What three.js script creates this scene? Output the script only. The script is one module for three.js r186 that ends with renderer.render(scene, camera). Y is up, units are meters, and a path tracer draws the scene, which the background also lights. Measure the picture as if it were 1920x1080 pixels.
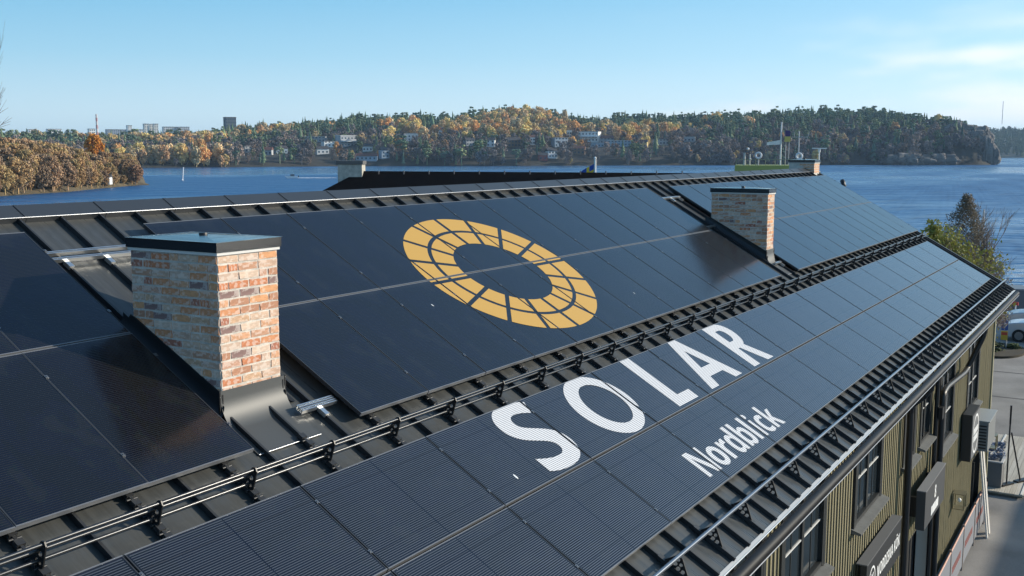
import * as THREE from 'three';
import { FontLoader } from 'three/addons/loaders/FontLoader.js';
import { mergeGeometries } from 'three/addons/utils/BufferGeometryUtils.js';
import { RoundedBoxGeometry } from 'three/addons/geometries/RoundedBoxGeometry.js';

// ------------------------------------------------------------------ camera, sky, sun, exposure
const G0 = 9.95;                         // height of the roof frame's origin (glass of the upper array, top edge)
const TH = 0.519;                        // roof pitch
const scene = new THREE.Scene();
const HEAD = 0.548, PITCH = 0.1295;
const camera = new THREE.PerspectiveCamera(30.75, 16 / 9, 0.2, 9000);
camera.position.set(-8.35, G0 + 0.742, 8.94);
camera.lookAt(camera.position.x + Math.cos(HEAD) * Math.cos(PITCH), camera.position.y - Math.sin(PITCH), camera.position.z - Math.sin(HEAD) * Math.cos(PITCH));
scene.add(camera);
const renderer = new THREE.WebGLRenderer({ antialias: true });
renderer.toneMapping = THREE.LinearToneMapping;
renderer.toneMappingExposure = 1.12;
renderer.shadowMap.enabled = true;
const SUN_AZ = 46 * Math.PI / 180, SUN_EL = 20.5 * Math.PI / 180;
const SUN = new THREE.Vector3(Math.cos(SUN_EL) * Math.cos(SUN_AZ), Math.sin(SUN_EL), Math.cos(SUN_EL) * Math.sin(SUN_AZ));

// noise
function mulberry(a) { return () => { a |= 0; a = a + 0x6D2B79F5 | 0; let t = Math.imul(a ^ a >>> 15, 1 | a); t = t + Math.imul(t ^ t >>> 7, 61 | t) ^ t; return ((t ^ t >>> 14) >>> 0) / 4294967296; }; }
const hash = (x, y, s = 0) => { let h = Math.imul(x | 0, 374761393) + Math.imul(y | 0, 668265263) + Math.imul(s | 0, 2147483647 ^ 40503); h = Math.imul(h ^ h >>> 13, 1274126177); h = Math.imul(h ^ h >>> 15, 2246822519); return ((h ^ h >>> 16) >>> 0) / 4294967296; };
function vnoise(x, y, s = 0, px = 0, py = 0) {
  const xi = Math.floor(x), yi = Math.floor(y), fx = x - xi, fy = y - yi;
  const w = (i, p) => p ? ((i % p) + p) % p : i;
  const u = fx * fx * (3 - 2 * fx), v = fy * fy * (3 - 2 * fy);
  const a = hash(w(xi, px), w(yi, py), s), b = hash(w(xi + 1, px), w(yi, py), s), c = hash(w(xi, px), w(yi + 1, py), s), d = hash(w(xi + 1, px), w(yi + 1, py), s);
  return a + (b - a) * u + (c - a) * v + (a - b - c + d) * u * v;
}
function fbm(x, y, o = 5, s = 0, px = 0, py = 0) { let r = 0, a = 0.5, f = 1, t = 0; for (let i = 0; i < o; i++) { r += a * vnoise(x * f, y * f, s + i * 17, px * f, py * f); t += a; a *= 0.5; f *= 2; } return r / t; }
const mixv = (a, b, t) => a + (b - a) * t;
const sstep = (a, b, x) => { const t = Math.min(1, Math.max(0, (x - a) / (b - a))); return t * t * (3 - 2 * t); };

{ // sky: clear autumn afternoon, hazy towards the sun, low bank of thin clouds
  const W = 2048, H = 1024, data = new Float32Array(W * H * 4);
  const stops = [[0, [0.56, 0.72, 0.79]], [2, [0.48, 0.675, 0.775]], [5, [0.27, 0.545, 0.73]], [8.5, [0.135, 0.43, 0.68]], [16, [0.09, 0.33, 0.62]], [35, [0.045, 0.165, 0.38]], [90, [0.025, 0.09, 0.23]]];
  for (let j = 0; j < H; j++) {
    const el = ((j + 0.5) / H - 0.5) * 180, e = Math.max(0, el);
    let k = 0; while (k < stops.length - 2 && e > stops[k + 1][0]) k++;
    const t = Math.min(1, (e - stops[k][0]) / (stops[k + 1][0] - stops[k][0]));
    const base = [0, 1, 2].map(i => mixv(stops[k][1][i], stops[k + 1][1][i], t));
    const ce = Math.cos(e * Math.PI / 180), se = Math.sin(e * Math.PI / 180);
    for (let i = 0; i < W; i++) {
      const az = ((i + 0.5) / W - 0.5) * 2 * Math.PI;          // atan2(z, x)
      const dot = ce * Math.cos(az) * SUN.x + se * SUN.y + ce * Math.sin(az) * SUN.z;
      const g = Math.acos(Math.min(1, Math.max(-1, dot))) * 180 / Math.PI;
      const daz = Math.abs(((az - SUN_AZ) * 180 / Math.PI + 540) % 360 - 180);
      const glow = 0.85 * Math.exp(-daz / 42) * Math.exp(-e / 8.5), halo = 0.95 * Math.exp(-g / 33);
      const c = [base[0] + glow * 1.0 + halo * 0.62, base[1] + glow * 0.90 + halo * 0.86, base[2] + glow * 0.78 + halo * 1.0];
      // clouds
      const u = (i + 0.5) / W;
      const band = sstep(0.2, 1.4, e) * (1 - sstep(3.6, 7.2, e + (fbm(u * 30, 4, 3, 91, 30) - 0.5) * 3));
      const n = fbm(u * 48, e * 0.55 + 3, 5, 3505, 48);
      const wsp = fbm(u * 80, e * 1.6 + 9, 4, 71, 80);
      const sunny = Math.exp(-daz / 46);
      const thr = 0.90 - 1.15 * sunny;
      let a = sstep(thr - 0.06, thr + 0.26, n * 0.8 + wsp * 0.2) * band * 0.9;
      const hi = sstep(16, 26, e) * (1 - sstep(45, 70, e)) * sstep(0.55, 0.8, fbm(u * 22, e * 0.09, 5, 33, 22)) * 0.25;
      const cc = [0.72 + 1.0 * sunny, 0.76 + 0.95 * sunny, 0.80 + 0.88 * sunny];
      a = Math.min(1, a + hi);
      const o = (j * W + i) * 4;
      for (let q = 0; q < 3; q++) data[o + q] = mixv(c[q], cc[q], a);
      data[o + 3] = 1;
    }
  }
  const sky = new THREE.DataTexture(data, W, H, THREE.RGBAFormat, THREE.FloatType);
  sky.mapping = THREE.EquirectangularReflectionMapping; sky.magFilter = THREE.LinearFilter; sky.needsUpdate = true;
  scene.background = sky; scene.environment = sky;
}
const sun = new THREE.DirectionalLight(new THREE.Color(1, 0.90, 0.74), 5.0);
sun.position.copy(SUN).multiplyScalar(300); sun.castShadow = true;
sun.shadow.mapSize.set(4096, 4096); sun.shadow.camera.left = -90; sun.shadow.camera.right = 90; sun.shadow.camera.top = 90; sun.shadow.camera.bottom = -90; sun.shadow.camera.far = 900;
scene.add(sun);
scene.fog = new THREE.FogExp2(0xaecbe6, 0.00010);

// ------------------------------------------------------------------ helpers
const used = {};
function numbered(n) { const k = used[n] = (used[n] ?? -1) + 1; return k ? n + '_' + String(k).padStart(3, '0') : n; }
function thing(name, label, category, pos = [0, 0, 0], turn = 0, group) {
  const o = new THREE.Group(); o.name = numbered(name); scene.add(o); o.position.set(...pos); o.rotation.y = turn;
  o.userData = { label, category }; if (group) o.userData.group = group; return o;
}
function mesh(name, geo, mat, parent) { const m = new THREE.Mesh(geo, mat); m.name = name; m.castShadow = m.receiveShadow = true; parent.add(m); return m; }
function part(name, geos, mat, parent) { return mesh(name, Array.isArray(geos) ? merge(geos) : geos, mat, parent); }
function struct(name, geo, mat) { const m = mesh(name, geo, mat, scene); m.userData.kind = 'structure'; return m; }
function merge(gs) { if (gs.length === 1) return gs[0]; gs = gs.map(g => { g = g.index ? g.toNonIndexed() : g; for (const k of Object.keys(g.attributes)) if (!['position', 'normal', 'uv'].includes(k)) g.deleteAttribute(k); return g; }); return mergeGeometries(gs); }
function box(x0, x1, y0, y1, z0, z1) { const g = new THREE.BoxGeometry(x1 - x0, y1 - y0, z1 - z0); g.translate((x0 + x1) / 2, (y0 + y1) / 2, (z0 + z1) / 2); return g; }
function bar(a, b, r, seg = 8) { const A = new THREE.Vector3(...a), B = new THREE.Vector3(...b), d = B.clone().sub(A); const g = new THREE.CylinderGeometry(r, r, d.length(), seg); g.applyQuaternion(new THREE.Quaternion().setFromUnitVectors(new THREE.Vector3(0, 1, 0), d.normalize())); g.translate((A.x + B.x) / 2, (A.y + B.y) / 2, (A.z + B.z) / 2); return g; }
function tube(pts, r, n = 24, seg = 8) { return new THREE.TubeGeometry(new THREE.CatmullRomCurve3(pts.map(p => new THREE.Vector3(...p)), false, 'catmullrom', 0.15), n, r, seg); }
function scaleUV(g, s) { const uv = g.attributes.uv; for (let i = 0; i < uv.count; i++) uv.setXY(i, uv.getX(i) * s, uv.getY(i) * s); return g; }
function prism(pts, depth) { const s = new THREE.Shape(pts.map(p => new THREE.Vector2(...p))); return new THREE.ExtrudeGeometry(s, { depth, bevelEnabled: false }); }
const C = (r, g, b) => new THREE.Color().setRGB(r, g, b);
const M = (r, g, b, rough = 0.7, extra = {}) => new THREE.MeshStandardMaterial({ color: C(r, g, b), roughness: rough, ...extra });
function dataTex(w, h, fn, srgb = false) {
  const d = new Uint8Array(w * h * 4);
  for (let j = 0; j < h; j++) for (let i = 0; i < w; i++) { const c = fn((i + 0.5) / w, (j + 0.5) / h, i, j), o = (j * w + i) * 4; for (let q = 0; q < 3; q++) d[o + q] = Math.max(0, Math.min(255, Math.round(c[q] * 255))); d[o + 3] = 255; }
  const t = new THREE.DataTexture(d, w, h); t.wrapS = t.wrapT = THREE.RepeatWrapping; t.magFilter = THREE.LinearFilter; t.minFilter = THREE.LinearMipmapLinearFilter; t.generateMipmaps = true; if (srgb) t.colorSpace = THREE.SRGBColorSpace; t.needsUpdate = true; return t;
}
const onRoof = o => { o.position.set(0, G0, 0); o.rotation.x = TH; return o; };   // roof frame: x along the ridge, y out of the roof, z down the slope
const rp = (a, b, h = 0) => [a, G0 - b * Math.sin(TH) + h * Math.cos(TH), b * Math.cos(TH) + h * Math.sin(TH)];
const SH = -0.13;                         // the sheets lie this far under the glass
const font = await new FontLoader().loadAsync('fonts/droid/droid_sans_bold.typeface.json');
const ORD = ['first', 'second', 'third', 'fourth', 'fifth', 'sixth', 'seventh', 'eighth', 'ninth', 'tenth', 'eleventh', 'twelfth', 'thirteenth', 'fourteenth', 'fifteenth', 'sixteenth', 'seventeenth', 'eighteenth', 'nineteenth'];

// ------------------------------------------------------------------ materials
const patchy = dataTex(512, 512, (u, v) => { const n = fbm(u * 6, v * 6, 5, 3, 6, 6), f = fbm(u * 60, v * 60, 2, 8, 60, 60); const r = 0.40 + (n - 0.5) * 0.45 + (f - 0.5) * 0.12; return [r, r, r]; });
const dusty = dataTex(512, 512, (u, v) => { const n = fbm(u * 8, v * 8, 5, 13, 8, 8), f = fbm(u * 90, v * 90, 2, 18, 90, 90); const r = 0.72 + (n - 0.5) * 0.5 + (f - 0.5) * 0.25; return [r, r * 1.0, r * 0.98]; });
const sheetM = M(0.076, 0.079, 0.078, 1, { map: dusty, roughnessMap: patchy, metalness: 0 });
const seamM = M(0.022, 0.023, 0.025, 0.5);
const blackM = M(0.012, 0.012, 0.013, 0.45);
const capM = M(0.022, 0.025, 0.028, 0.42, { roughnessMap: patchy });
const ridgeM = M(0.035, 0.038, 0.042, 0.42);
const flashM = M(0.06, 0.063, 0.063, 0.5);
const pipeM = M(0.065, 0.068, 0.072, 0.30, { metalness: 0.7 });
const alu = M(0.62, 0.63, 0.63, 0.3, { metalness: 0.9 });
const trimM = M(0.34, 0.35, 0.37, 0.33, { metalness: 0.6 });
const gutM = new THREE.MeshPhysicalMaterial({ color: C(0.009, 0.009, 0.010), roughness: 0.5, specularIntensity: 0.35 });
const whiteM = M(0.78, 0.78, 0.76, 0.6);
const frameM = M(0.03, 0.032, 0.036, 0.4);
const battM = M(0.29, 0.25, 0.14, 0.8, { map: dataTex(64, 512, (u, v) => { const r = 0.82 + (fbm(u * 8, v * 3, 4, 41, 8, 3) - 0.5) * 0.5; return [r, r, r * 0.97]; }) });
const backM = M(0.012, 0.012, 0.009, 0.85);
const winFrM = M(0.018, 0.02, 0.02, 0.5);
const sillM = M(0.15, 0.15, 0.142, 0.65, { map: dusty });
const muntM = M(0.62, 0.61, 0.58, 0.55);
const glassM = new THREE.MeshPhysicalMaterial({ color: C(0.02, 0.026, 0.03), roughness: 0.05, metalness: 0, ior: 1.5 });
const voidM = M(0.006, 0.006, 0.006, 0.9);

// photovoltaic glass: fine conductor wires every 2 cm, dark cell borders
function pvMaps(w, h, wc, rows) {
  const W = 1024, H = Math.round(1024 * h / w), wires = Math.round(h / 0.0205);
  const f = (u, v) => {
    const y = v * wires, t = Math.abs(y - Math.floor(y) - 0.5); // 0.5 = on wire
    let wire = sstep(0.30, 0.40, t);
    const cellRow = (v * h) / 0.1685, fr = Math.abs(cellRow - Math.round(cellRow)) * 0.1685;
    if (rows && fr < 0.0045) wire *= 0.45;
    const cx = (u * w) / 0.0955, fx = Math.abs(cx - Math.round(cx)) * 0.0955;
    let gap = 0;
    if (rows && Math.abs(u - 0.5) * w < 0.005) gap = 1;
    const edge = Math.min(u * w, (1 - u) * w, v * h, (1 - v) * h) < 0.012 ? 1 : 0;
    wire *= (1 - gap) * (1 - edge);
    return [wire, gap];
  };
  const dust = (u, v) => 0.0045 * sstep(0.5, 0.75, fbm(u * 4, v * 4, 5, 177)) + 0.006 * sstep(0.06, 0, 1 - v) ;
  const color = dataTex(W, H, (u, v) => { const [a, g] = f(u, v); const n = 0.9 + 0.2 * fbm(u * 5, v * 5, 3, 77); const b = g ? 0.4 : 1; return [mixv(0.003 * b * n, wc, a) + dust(u, v), mixv(0.0034 * b * n, wc, a) + dust(u, v), mixv(0.0058 * b * n, wc * 1.03, a) + dust(u, v)]; });
  const mr = dataTex(W, H, (u, v) => { const [a] = f(u, v); return [0, mixv(0.12 + 0.05 * fbm(u * 5, v * 5, 4, 187), 0.42, a), a * (rows ? 0.9 : 0.5)]; });
  return new THREE.MeshPhysicalMaterial({ map: color, metalnessMap: mr, roughnessMap: mr, metalness: 1, roughness: 1, ior: 1.56, specularColor: C(0.80, 0.86, 1) });
}
const LW = 1.667, LH = 1.010, PW = 1.045, PH = 1.645;
const pvLand = pvMaps(LW, LH, 0.19, true);
const pvPort = pvMaps(PW, PH, 0.028, false);

// ------------------------------------------------------------------ ground and water
const asphaltT = dataTex(1024, 1024, (u, v) => { const n = fbm(u * 5, v * 5, 6, 51, 5, 5), f = hash(u * 1024, v * 1024, 3); const r = 0.60 + (n - 0.5) * 0.55 + (f - 0.5) * 0.22; return [r, r * 0.985, r * 0.96]; });
{
  const s = new THREE.Shape([[-90, 90], [66, 90], [71, 20], [72, 1], [70, -4], [63, -10], [60, -16], [56, -42], [-90, -42]].map(p => new THREE.Vector2(p[0], -p[1])));
  const g = new THREE.ExtrudeGeometry(s, { depth: 4, bevelEnabled: false }); g.rotateX(-Math.PI / 2); g.translate(0, -4, 0); scaleUV(g, 1 / 9);
  struct('ground', g, M(0.43, 0.41, 0.385, 0.93, { map: asphaltT, bumpMap: asphaltT, bumpScale: 0.012 }));
}
{
  const N = 1024, hgt = new Float32Array(N * N); const rr = mulberry(99); const waves = [];
  for (let k = 0; k < 90; k++) { const f = 3 + Math.floor(Math.pow(rr(), 1.6) * 60); const a = (rr() - 0.5) * 1.7 + 0.9; waves.push([Math.round(Math.cos(a) * f), Math.round(Math.sin(a) * f), rr() * 6.28, 1 / Math.pow(f, 1.05)]); }
  const tabs = waves.map(() => 0);
  for (let j = 0; j < N; j++) for (let i = 0; i < N; i++) { let h = 0; for (const w of waves) h += w[3] * Math.sin(6.28318 * (w[0] * i + w[1] * j) / N + w[2]); hgt[j * N + i] = h; }
  let mx = 0; for (const h of hgt) mx = Math.max(mx, Math.abs(h));
  const bt = dataTex(N, N, (u, v, i, j) => { let h = hgt[j * N + i] / mx; h = 0.5 + 0.5 * h; return [h, h, h]; });
  const g = new THREE.PlaneGeometry(9000, 9000); g.rotateX(-Math.PI / 2); g.translate(2600, -1.6, -1600); scaleUV(g, 9000 / 62);
  const wr = dataTex(512, 512, (u, v) => { const n = fbm(u * 5, v * 9, 6, 301, 5, 9); const r = 0.13 + 0.30 * sstep(0.35, 0.68, n); return [r, r, r]; }); wr.repeat.set(0.085, 0.085);
  struct('water', g, new THREE.MeshPhysicalMaterial({ color: C(0.022, 0.10, 0.235), roughness: 1, roughnessMap: wr, ior: 1.33, bumpMap: bt, bumpScale: 1.7 }));
}

// ------------------------------------------------------------------ the far shore: terrain, woods, houses
const az2w = (px, d) => { const a = -HEAD + Math.atan((px - 960) / 1964); return [camera.position.x + d * Math.cos(a), camera.position.z + d * Math.sin(a)]; };
const lerpT = (T, x) => { if (x <= T[0][0]) return T[0][1]; for (let i = 1; i < T.length; i++) if (x <= T[i][0]) { const a = T[i - 1], b = T[i]; return mixv(a[1], b[1], (x - a[0]) / (b[0] - a[0])); } return T[T.length - 1][1]; };
const SHORE = [[-300, 860], [150, 850], [300, 850], [480, 870], [640, 905], [960, 915], [1300, 960], [1600, 1020], [1820, 1070], [1850, 1075]];
const CREST = [[-300, 14], [150, 15], [250, 15], [330, 17], [400, 20], [450, 25], [520, 33], [600, 41], [660, 47], [720, 51], [860, 52], [920, 57], [960, 60], [1010, 60], [1060, 53], [1110, 46], [1180, 50], [1240, 55], [1400, 60], [1500, 65], [1560, 66], [1630, 64], [1680, 60], [1730, 52], [1780, 42], [1808, 34], [1826, 26], [1842, 14], [1852, -3]];
function land(px, d) { // height above the lake of the main shore
  const s = lerpT(SHORE, px) + 14 * (fbm(px * 0.02, 1, 3, 4) - 0.5);
  const run = px > 1690 ? mixv(420, 170, sstep(1690, 1830, px)) : 420;
  const t = (d - s) / run; if (t < 0) return -4;
  const h = lerpT(CREST, px) * (px > 500 ? mixv(0.87, 0.80, sstep(1100, 1300, px)) : 1);
  const up = Math.pow(Math.min(1, t), 0.75), back = t > 1 ? Math.max(0, 1 - 0.35 * (t - 1)) : 1;
  const cliff = px > 1640 ? 14 * sstep(1640, 1700, px) * sstep(0, 0.06, t) * (0.5 + fbm(px * 0.05, 7, 3, 9)) * (1 - Math.min(1, t)) * sstep(1852, 1815, px) : 0;
  return 1.2 * sstep(0, 0.02, t) + h * up * back + cliff + 7 * (fbm(px * 0.018, d * 0.012, 3, 2) - 0.5) * sstep(0, 0.15, t);
}
const WL = -1.6;
const soilT = dataTex(256, 256, (u, v) => { const n = fbm(u * 8, v * 8, 5, 61, 8, 8); return [0.35 + n * 0.5, 0.34 + n * 0.45, 0.3 + n * 0.4]; });
function polarTerrain(name, p0, p1, np, d0fn, drun, nd, hfn, mat) {
  const pos = [], uv = [], idx = [];
  for (let j = 0; j <= nd; j++) for (let i = 0; i <= np; i++) { const px = mixv(p0, p1, i / np), d = d0fn(px) + drun * j / nd; const [x, z] = az2w(px, d); pos.push(x, WL + hfn(px, d), z); uv.push(x / 30, z / 30); }
  for (let j = 0; j < nd; j++) for (let i = 0; i < np; i++) { const a = j * (np + 1) + i; idx.push(a, a + 1, a + np + 1, a + 1, a + np + 2, a + np + 1); }
  const g = new THREE.BufferGeometry(); g.setAttribute('position', new THREE.Float32BufferAttribute(pos, 3)); g.setAttribute('uv', new THREE.Float32BufferAttribute(uv, 2)); g.setIndex(idx); g.computeVertexNormals();
  mat.side = THREE.DoubleSide; return struct(name, g, mat);
}
polarTerrain('hills', -300, 1852, 300, px => lerpT(SHORE, px) - 20, 900, 60, land, M(0.055, 0.052, 0.042, 0.95, { map: soilT }));
const farH = (px, d) => { const t = (d - 2300) / 700; return t < 0 ? -3 : 56 * Math.min(1, t) * (0.9 + 0.2 * fbm(px * 0.01, d * 0.002, 3, 6)); };
polarTerrain('far_hill', 1780, 2300, 60, () => 2290, 1300, 14, farH, M(0.06, 0.075, 0.06, 0.95));
const skyH = (px, d) => { const t = (d - 1900) / 900; return t < 0 ? 8 : mixv(8, 44, Math.min(1, t)) * (0.85 + 0.3 * fbm(px * 0.012, d * 0.002, 3, 16)); };
polarTerrain('far_plateau', -300, 520, 60, () => 1750, 1500, 14, skyH, M(0.07, 0.08, 0.06, 0.95));

const rnd = mulberry(4242);
function clumpTree(seed, n, bare) { // unit broadleaf: height 1
  const r = mulberry(seed), gs = [];
  const t = new THREE.CylinderGeometry(0.010, 0.024, 0.5, 5, 1, true); t.translate(0, 0.25, 0); gs.push(t);
  for (let k = 0; k < n; k++) {
    const y = 0.22 + 0.74 * Math.pow(r(), 0.9), w = 0.30 * Math.sin(Math.PI * Math.min(1, Math.max(0.06, (y - 0.14) / 0.92))) + 0.03, a = r() * 6.283, q = Math.sqrt(r()) * w;
    const s = (0.045 + 0.06 * r()) * (bare === 'fine' ? 0.5 : bare ? 0.8 : 1);
    const g = new THREE.IcosahedronGeometry(s, 0); const p = g.attributes.position;
    for (let i = 0; i < p.count; i += 3) { const f = 0.6 + 0.8 * r(), ox = (r() - 0.5) * s * 0.8, oy = (r() - 0.5) * s * 0.8; for (let v = i; v < i + 3; v++) p.setXYZ(v, p.getX(v) * f + ox, p.getY(v) * f * 1.2 + oy, p.getZ(v) * f + oy); }
    g.computeVertexNormals(); g.translate(Math.cos(a) * q, y, Math.sin(a) * q); gs.push(g);
  }
  return merge(gs);
}
function coniferTree(seed) {
  const r = mulberry(seed), gs = []; const t = new THREE.CylinderGeometry(0.008, 0.02, 0.3, 5, 1, true); t.translate(0, 0.15, 0); gs.push(t);
  const L = 8;
  for (let k = 0; k < L; k++) {
    const y = 0.14 + 0.78 * k / L, w = 0.165 * Math.pow(1 - k / (L + 0.4), 0.8) * (0.8 + 0.4 * r());
    const g = new THREE.ConeGeometry(w, 0.20, 8, 1, true); const p = g.attributes.position;
    for (let i = 0; i < p.count; i++) if (p.getY(i) < 0) { const f = 0.55 + 0.75 * r(); p.setXYZ(i, p.getX(i) * f, p.getY(i) - 0.04 * r(), p.getZ(i) * f); }
    g.computeVertexNormals(); g.translate((r() - 0.5) * 0.02, y + 0.08, (r() - 0.5) * 0.02); gs.push(g);
  }
  return merge(gs);
}
function pineTree(seed) { // bare lower stem, round dark head
  const r = mulberry(seed), gs = []; const t = new THREE.CylinderGeometry(0.010, 0.022, 0.75, 5, 1, true); t.translate(0, 0.375, 0); gs.push(t);
  for (let k = 0; k < 16; k++) { const y = 0.48 + 0.5 * r(), w = 0.21 * Math.sqrt(Math.max(0.05, 1 - Math.pow((y - 0.68) / 0.34, 2))), a = r() * 6.28, q = w * Math.sqrt(r()); const g = new THREE.IcosahedronGeometry(0.055 + 0.04 * r(), 0); const p = g.attributes.position; for (let i = 0; i < p.count; i += 3) { const f = 0.65 + 0.7 * r(); for (let v = i; v < i + 3; v++) p.setXYZ(v, p.getX(v) * f, p.getY(v) * f * 0.8, p.getZ(v) * f); } g.computeVertexNormals(); g.translate(Math.cos(a) * q, y, Math.sin(a) * q); gs.push(g); }
  return merge(gs);
}
const leafM = new THREE.MeshStandardMaterial({ color: 0xffffff, roughness: 1, side: THREE.DoubleSide });
const fineGeos = [21, 22, 23].map(s => clumpTree(s * 31, 170, 'fine'));
function forest(name, label, category, geos, list) { // list of [x,y,z,height,width,color,turn]
  const o = thing(name, label, category); o.userData.kind = 'stuff';
  const cnt = geos.map(() => []); list.forEach((t, i) => cnt[i % geos.length].push(t));
  geos.forEach((g, k) => {
    const im = new THREE.InstancedMesh(g, leafM, cnt[k].length); im.name = 'tree_mass'; im.castShadow = im.receiveShadow = true; im.userData.kind = 'stuff';
    const m = new THREE.Matrix4(), q = new THREE.Quaternion(), up = new THREE.Vector3(0, 1, 0);
    cnt[k].forEach((t, i) => { q.setFromAxisAngle(up, t[6]); m.compose(new THREE.Vector3(t[0], t[1], t[2]), q, new THREE.Vector3(t[4], t[3], t[4])); im.setMatrixAt(i, m); im.setColorAt(i, t[5]); });
    o.add(im);
  });
  return o;
}
const leafGeos = [1, 2, 3, 4].map(s => clumpTree(s * 31, 60)), bareGeos = [5, 6].map(s => clumpTree(s * 31, 40, true)), spruceGeos = [7, 8, 9].map(coniferTree), pineGeos = [10, 11].map(pineTree);
// houses on the slope: [px, distance, width, depth, storeys*3, kind, wall colour, roof colour]
const HOUSES = [];
const H = (px, d, w, dp, h, roof, wall, label, name = 'hillside_house', cat = 'house') => HOUSES.push({ px, d, w, dp, h, roof, wall, label, name, cat });
const WHT = [0.86, 0.85, 0.82], GRY = [0.42, 0.43, 0.44], RED = [0.32, 0.10, 0.08], YEL = [0.60, 0.46, 0.20], BRN = [0.22, 0.14, 0.09], BLU = [0.35, 0.43, 0.50];
H(596, 1090, 24, 10, 6, 'flat', GRY, 'long low grey house with flat roof above the left shoreline trees');
H(618, 1030, 12, 9, 6, 'flat', WHT, 'small white cubic house beside the grey terraced flats');
H(652, 1040, 20, 12, 12, 'flat', GRY, 'grey terraced block of flats with white balconies above the dark roof', 'apartment_building', 'building');
H(772, 1085, 16, 10, 9, 'flat', WHT, 'white two-storey house with large blue windows among conifers');
H(752, 1085, 10, 8, 6, 'gable', RED, 'dark red wooden house just left of the white glazed house');
H(803, 1150, 14, 9, 7, 'flat', BLU, 'pale blue grey house high under the pine crest');
H(828, 1100, 8, 8, 9, 'gable', WHT, 'narrow white house with dark windows left of the orange trees');
H(692, 985, 10, 8, 5, 'gable', WHT, 'small white cottage between yellow birches');
H(722, 930, 8, 8, 8, 'gable', BLU, 'pale blue boathouse standing close to the water');
H(690, 925, 20, 8, 4, 'gable', BLU, 'long pale blue boathouse right beside the far white chimney');
H(921, 1010, 9, 8, 7, 'gable', WHT, 'white gabled house shining below the orange birches');
H(962, 1000, 14, 9, 7, 'gable', BRN, 'dark brown house with low gable below the tallest ridge');
H(998, 1000, 5, 7, 8, 'gable', WHT, 'tall narrow white gable house right of the brown house');
H(1033, 950, 10, 8, 7, 'gable', WHT, 'white house with three dark windows near the waterline');
H(1017, 935, 9, 7, 5, 'gable', RED, 'small red cabin beside the water below the white gable');
H(1048, 1020, 16, 10, 10, 'flat', BLU, 'blue grey stepped house in the middle of the slope');
H(1066, 1115, 6, 6, 9, 'flat', WHT, 'small bright white cube house left of the large white villa');
H(1104, 1110, 24, 14, 12, 'flat', WHT, 'large white modern villa with curved upper terrace on the slope', 'villa', 'villa');
H(1138, 1090, 16, 10, 6, 'gable', GRY, 'grey house with pale roof right below the white villa');
H(1118, 1060, 14, 9, 5, 'flat', BLU, 'low glazed grey house under the white villa');
H(1160, 1060, 26, 9, 6, 'flat', BLU, 'long blue grey row house with white bands right of the villa');
H(1235, 1070, 18, 9, 6, 'flat', GRY, 'long pale grey house on the terraced lawn below orange trees');
H(1290, 1110, 12, 8, 5, 'flat', GRY, 'low grey house farthest right on the terraced slope');
H(1205, 1040, 8, 7, 6, 'gable', YEL, 'ochre house between bare trees right of the row house');
H(505, 960, 10, 8, 5, 'gable', GRY, 'grey cottage low on the left shore among bare trees');
H(530, 980, 12, 8, 5, 'gable', BLU, 'slate blue cottage on the left shore slope');
H(560, 985, 12, 8, 6, 'gable', BRN, 'brown house left of the pale stairway clearing');
H(470, 990, 12, 8, 6, 'flat', GRY, 'grey house half hidden by conifers on the left slope');
H(607, 960, 12, 8, 5, 'gable', WHT, 'white cottage above the sandy shore strip');
H(880, 1010, 10, 8, 6, 'gable', GRY, 'grey gabled house under the yellow birch clump');
H(1085, 985, 12, 8, 6, 'gable', BRN, 'dark brown house low on the slope under the villa');
const winFar = M(0.05, 0.08, 0.11, 0.2), farRoof = M(0.06, 0.055, 0.055, 0.7), farFlat = M(0.30, 0.31, 0.32, 0.7), tileRoof = M(0.16, 0.07, 0.05, 0.8);
HOUSES.forEach((h, i) => {
  const [x, z] = az2w(h.px, h.d), y = WL + land(h.px, h.d);
  const o = thing(h.name, h.label, h.cat, [x, y - 1, z], HEAD - Math.atan((h.px - 960) / 1964) + Math.PI / 2 + (hash(i, 3) - 0.5) * 0.7, h.name === 'hillside_house' ? undefined : undefined);
  o.rotation.y = Math.atan2(camera.position.x - x, camera.position.z - z) + (hash(i, 3) - 0.35) * 0.9;   // local +z looks over the lake
  h.w *= 0.9; h.dp *= 0.85; h.h *= 0.85; const W = h.w / 2, D = h.dp / 2, wm = M(...h.wall, 0.8);
  part('wall', box(-W, W, 0, h.h + 1, -D, D), wm, o);
  if (h.roof === 'gable') { const g = prism([[-D - 0.5, h.h + 1], [D + 0.5, h.h + 1], [0, h.h + 1 + D * 0.75]], h.w + 0.8); g.rotateY(Math.PI / 2); g.translate(-W - 0.4, 0.02, 0); part('roof', g, i % 3 ? farRoof : tileRoof, o); }
  else { part('roof', box(-W - 0.4, W + 0.4, h.h + 1.003, h.h + 1.4, -D - 0.4, D + 0.4), i % 2 ? farFlat : whiteM, o); if (h.h >= 9) { part('terrace', box(-W * 0.95, W * 0.9, h.h * 0.5 + 0.4, h.h * 0.5 + 1.3, D + 0.01, D + 2.4), whiteM, o); } }
  const rows = Math.max(1, Math.round(h.h / 3.2)), cols = Math.max(2, Math.round(h.w / 3.6));
  for (let r = 0; r < rows; r++) for (let c = 0; c < cols; c++) { const wx = -W + (c + 0.5) * h.w / cols; part('window', box(wx - 0.75, wx + 0.75, 1.9 + r * 3.1, 3.4 + r * 3.1, D - 0.05, D + 0.06), winFar, o); }
});
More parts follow.
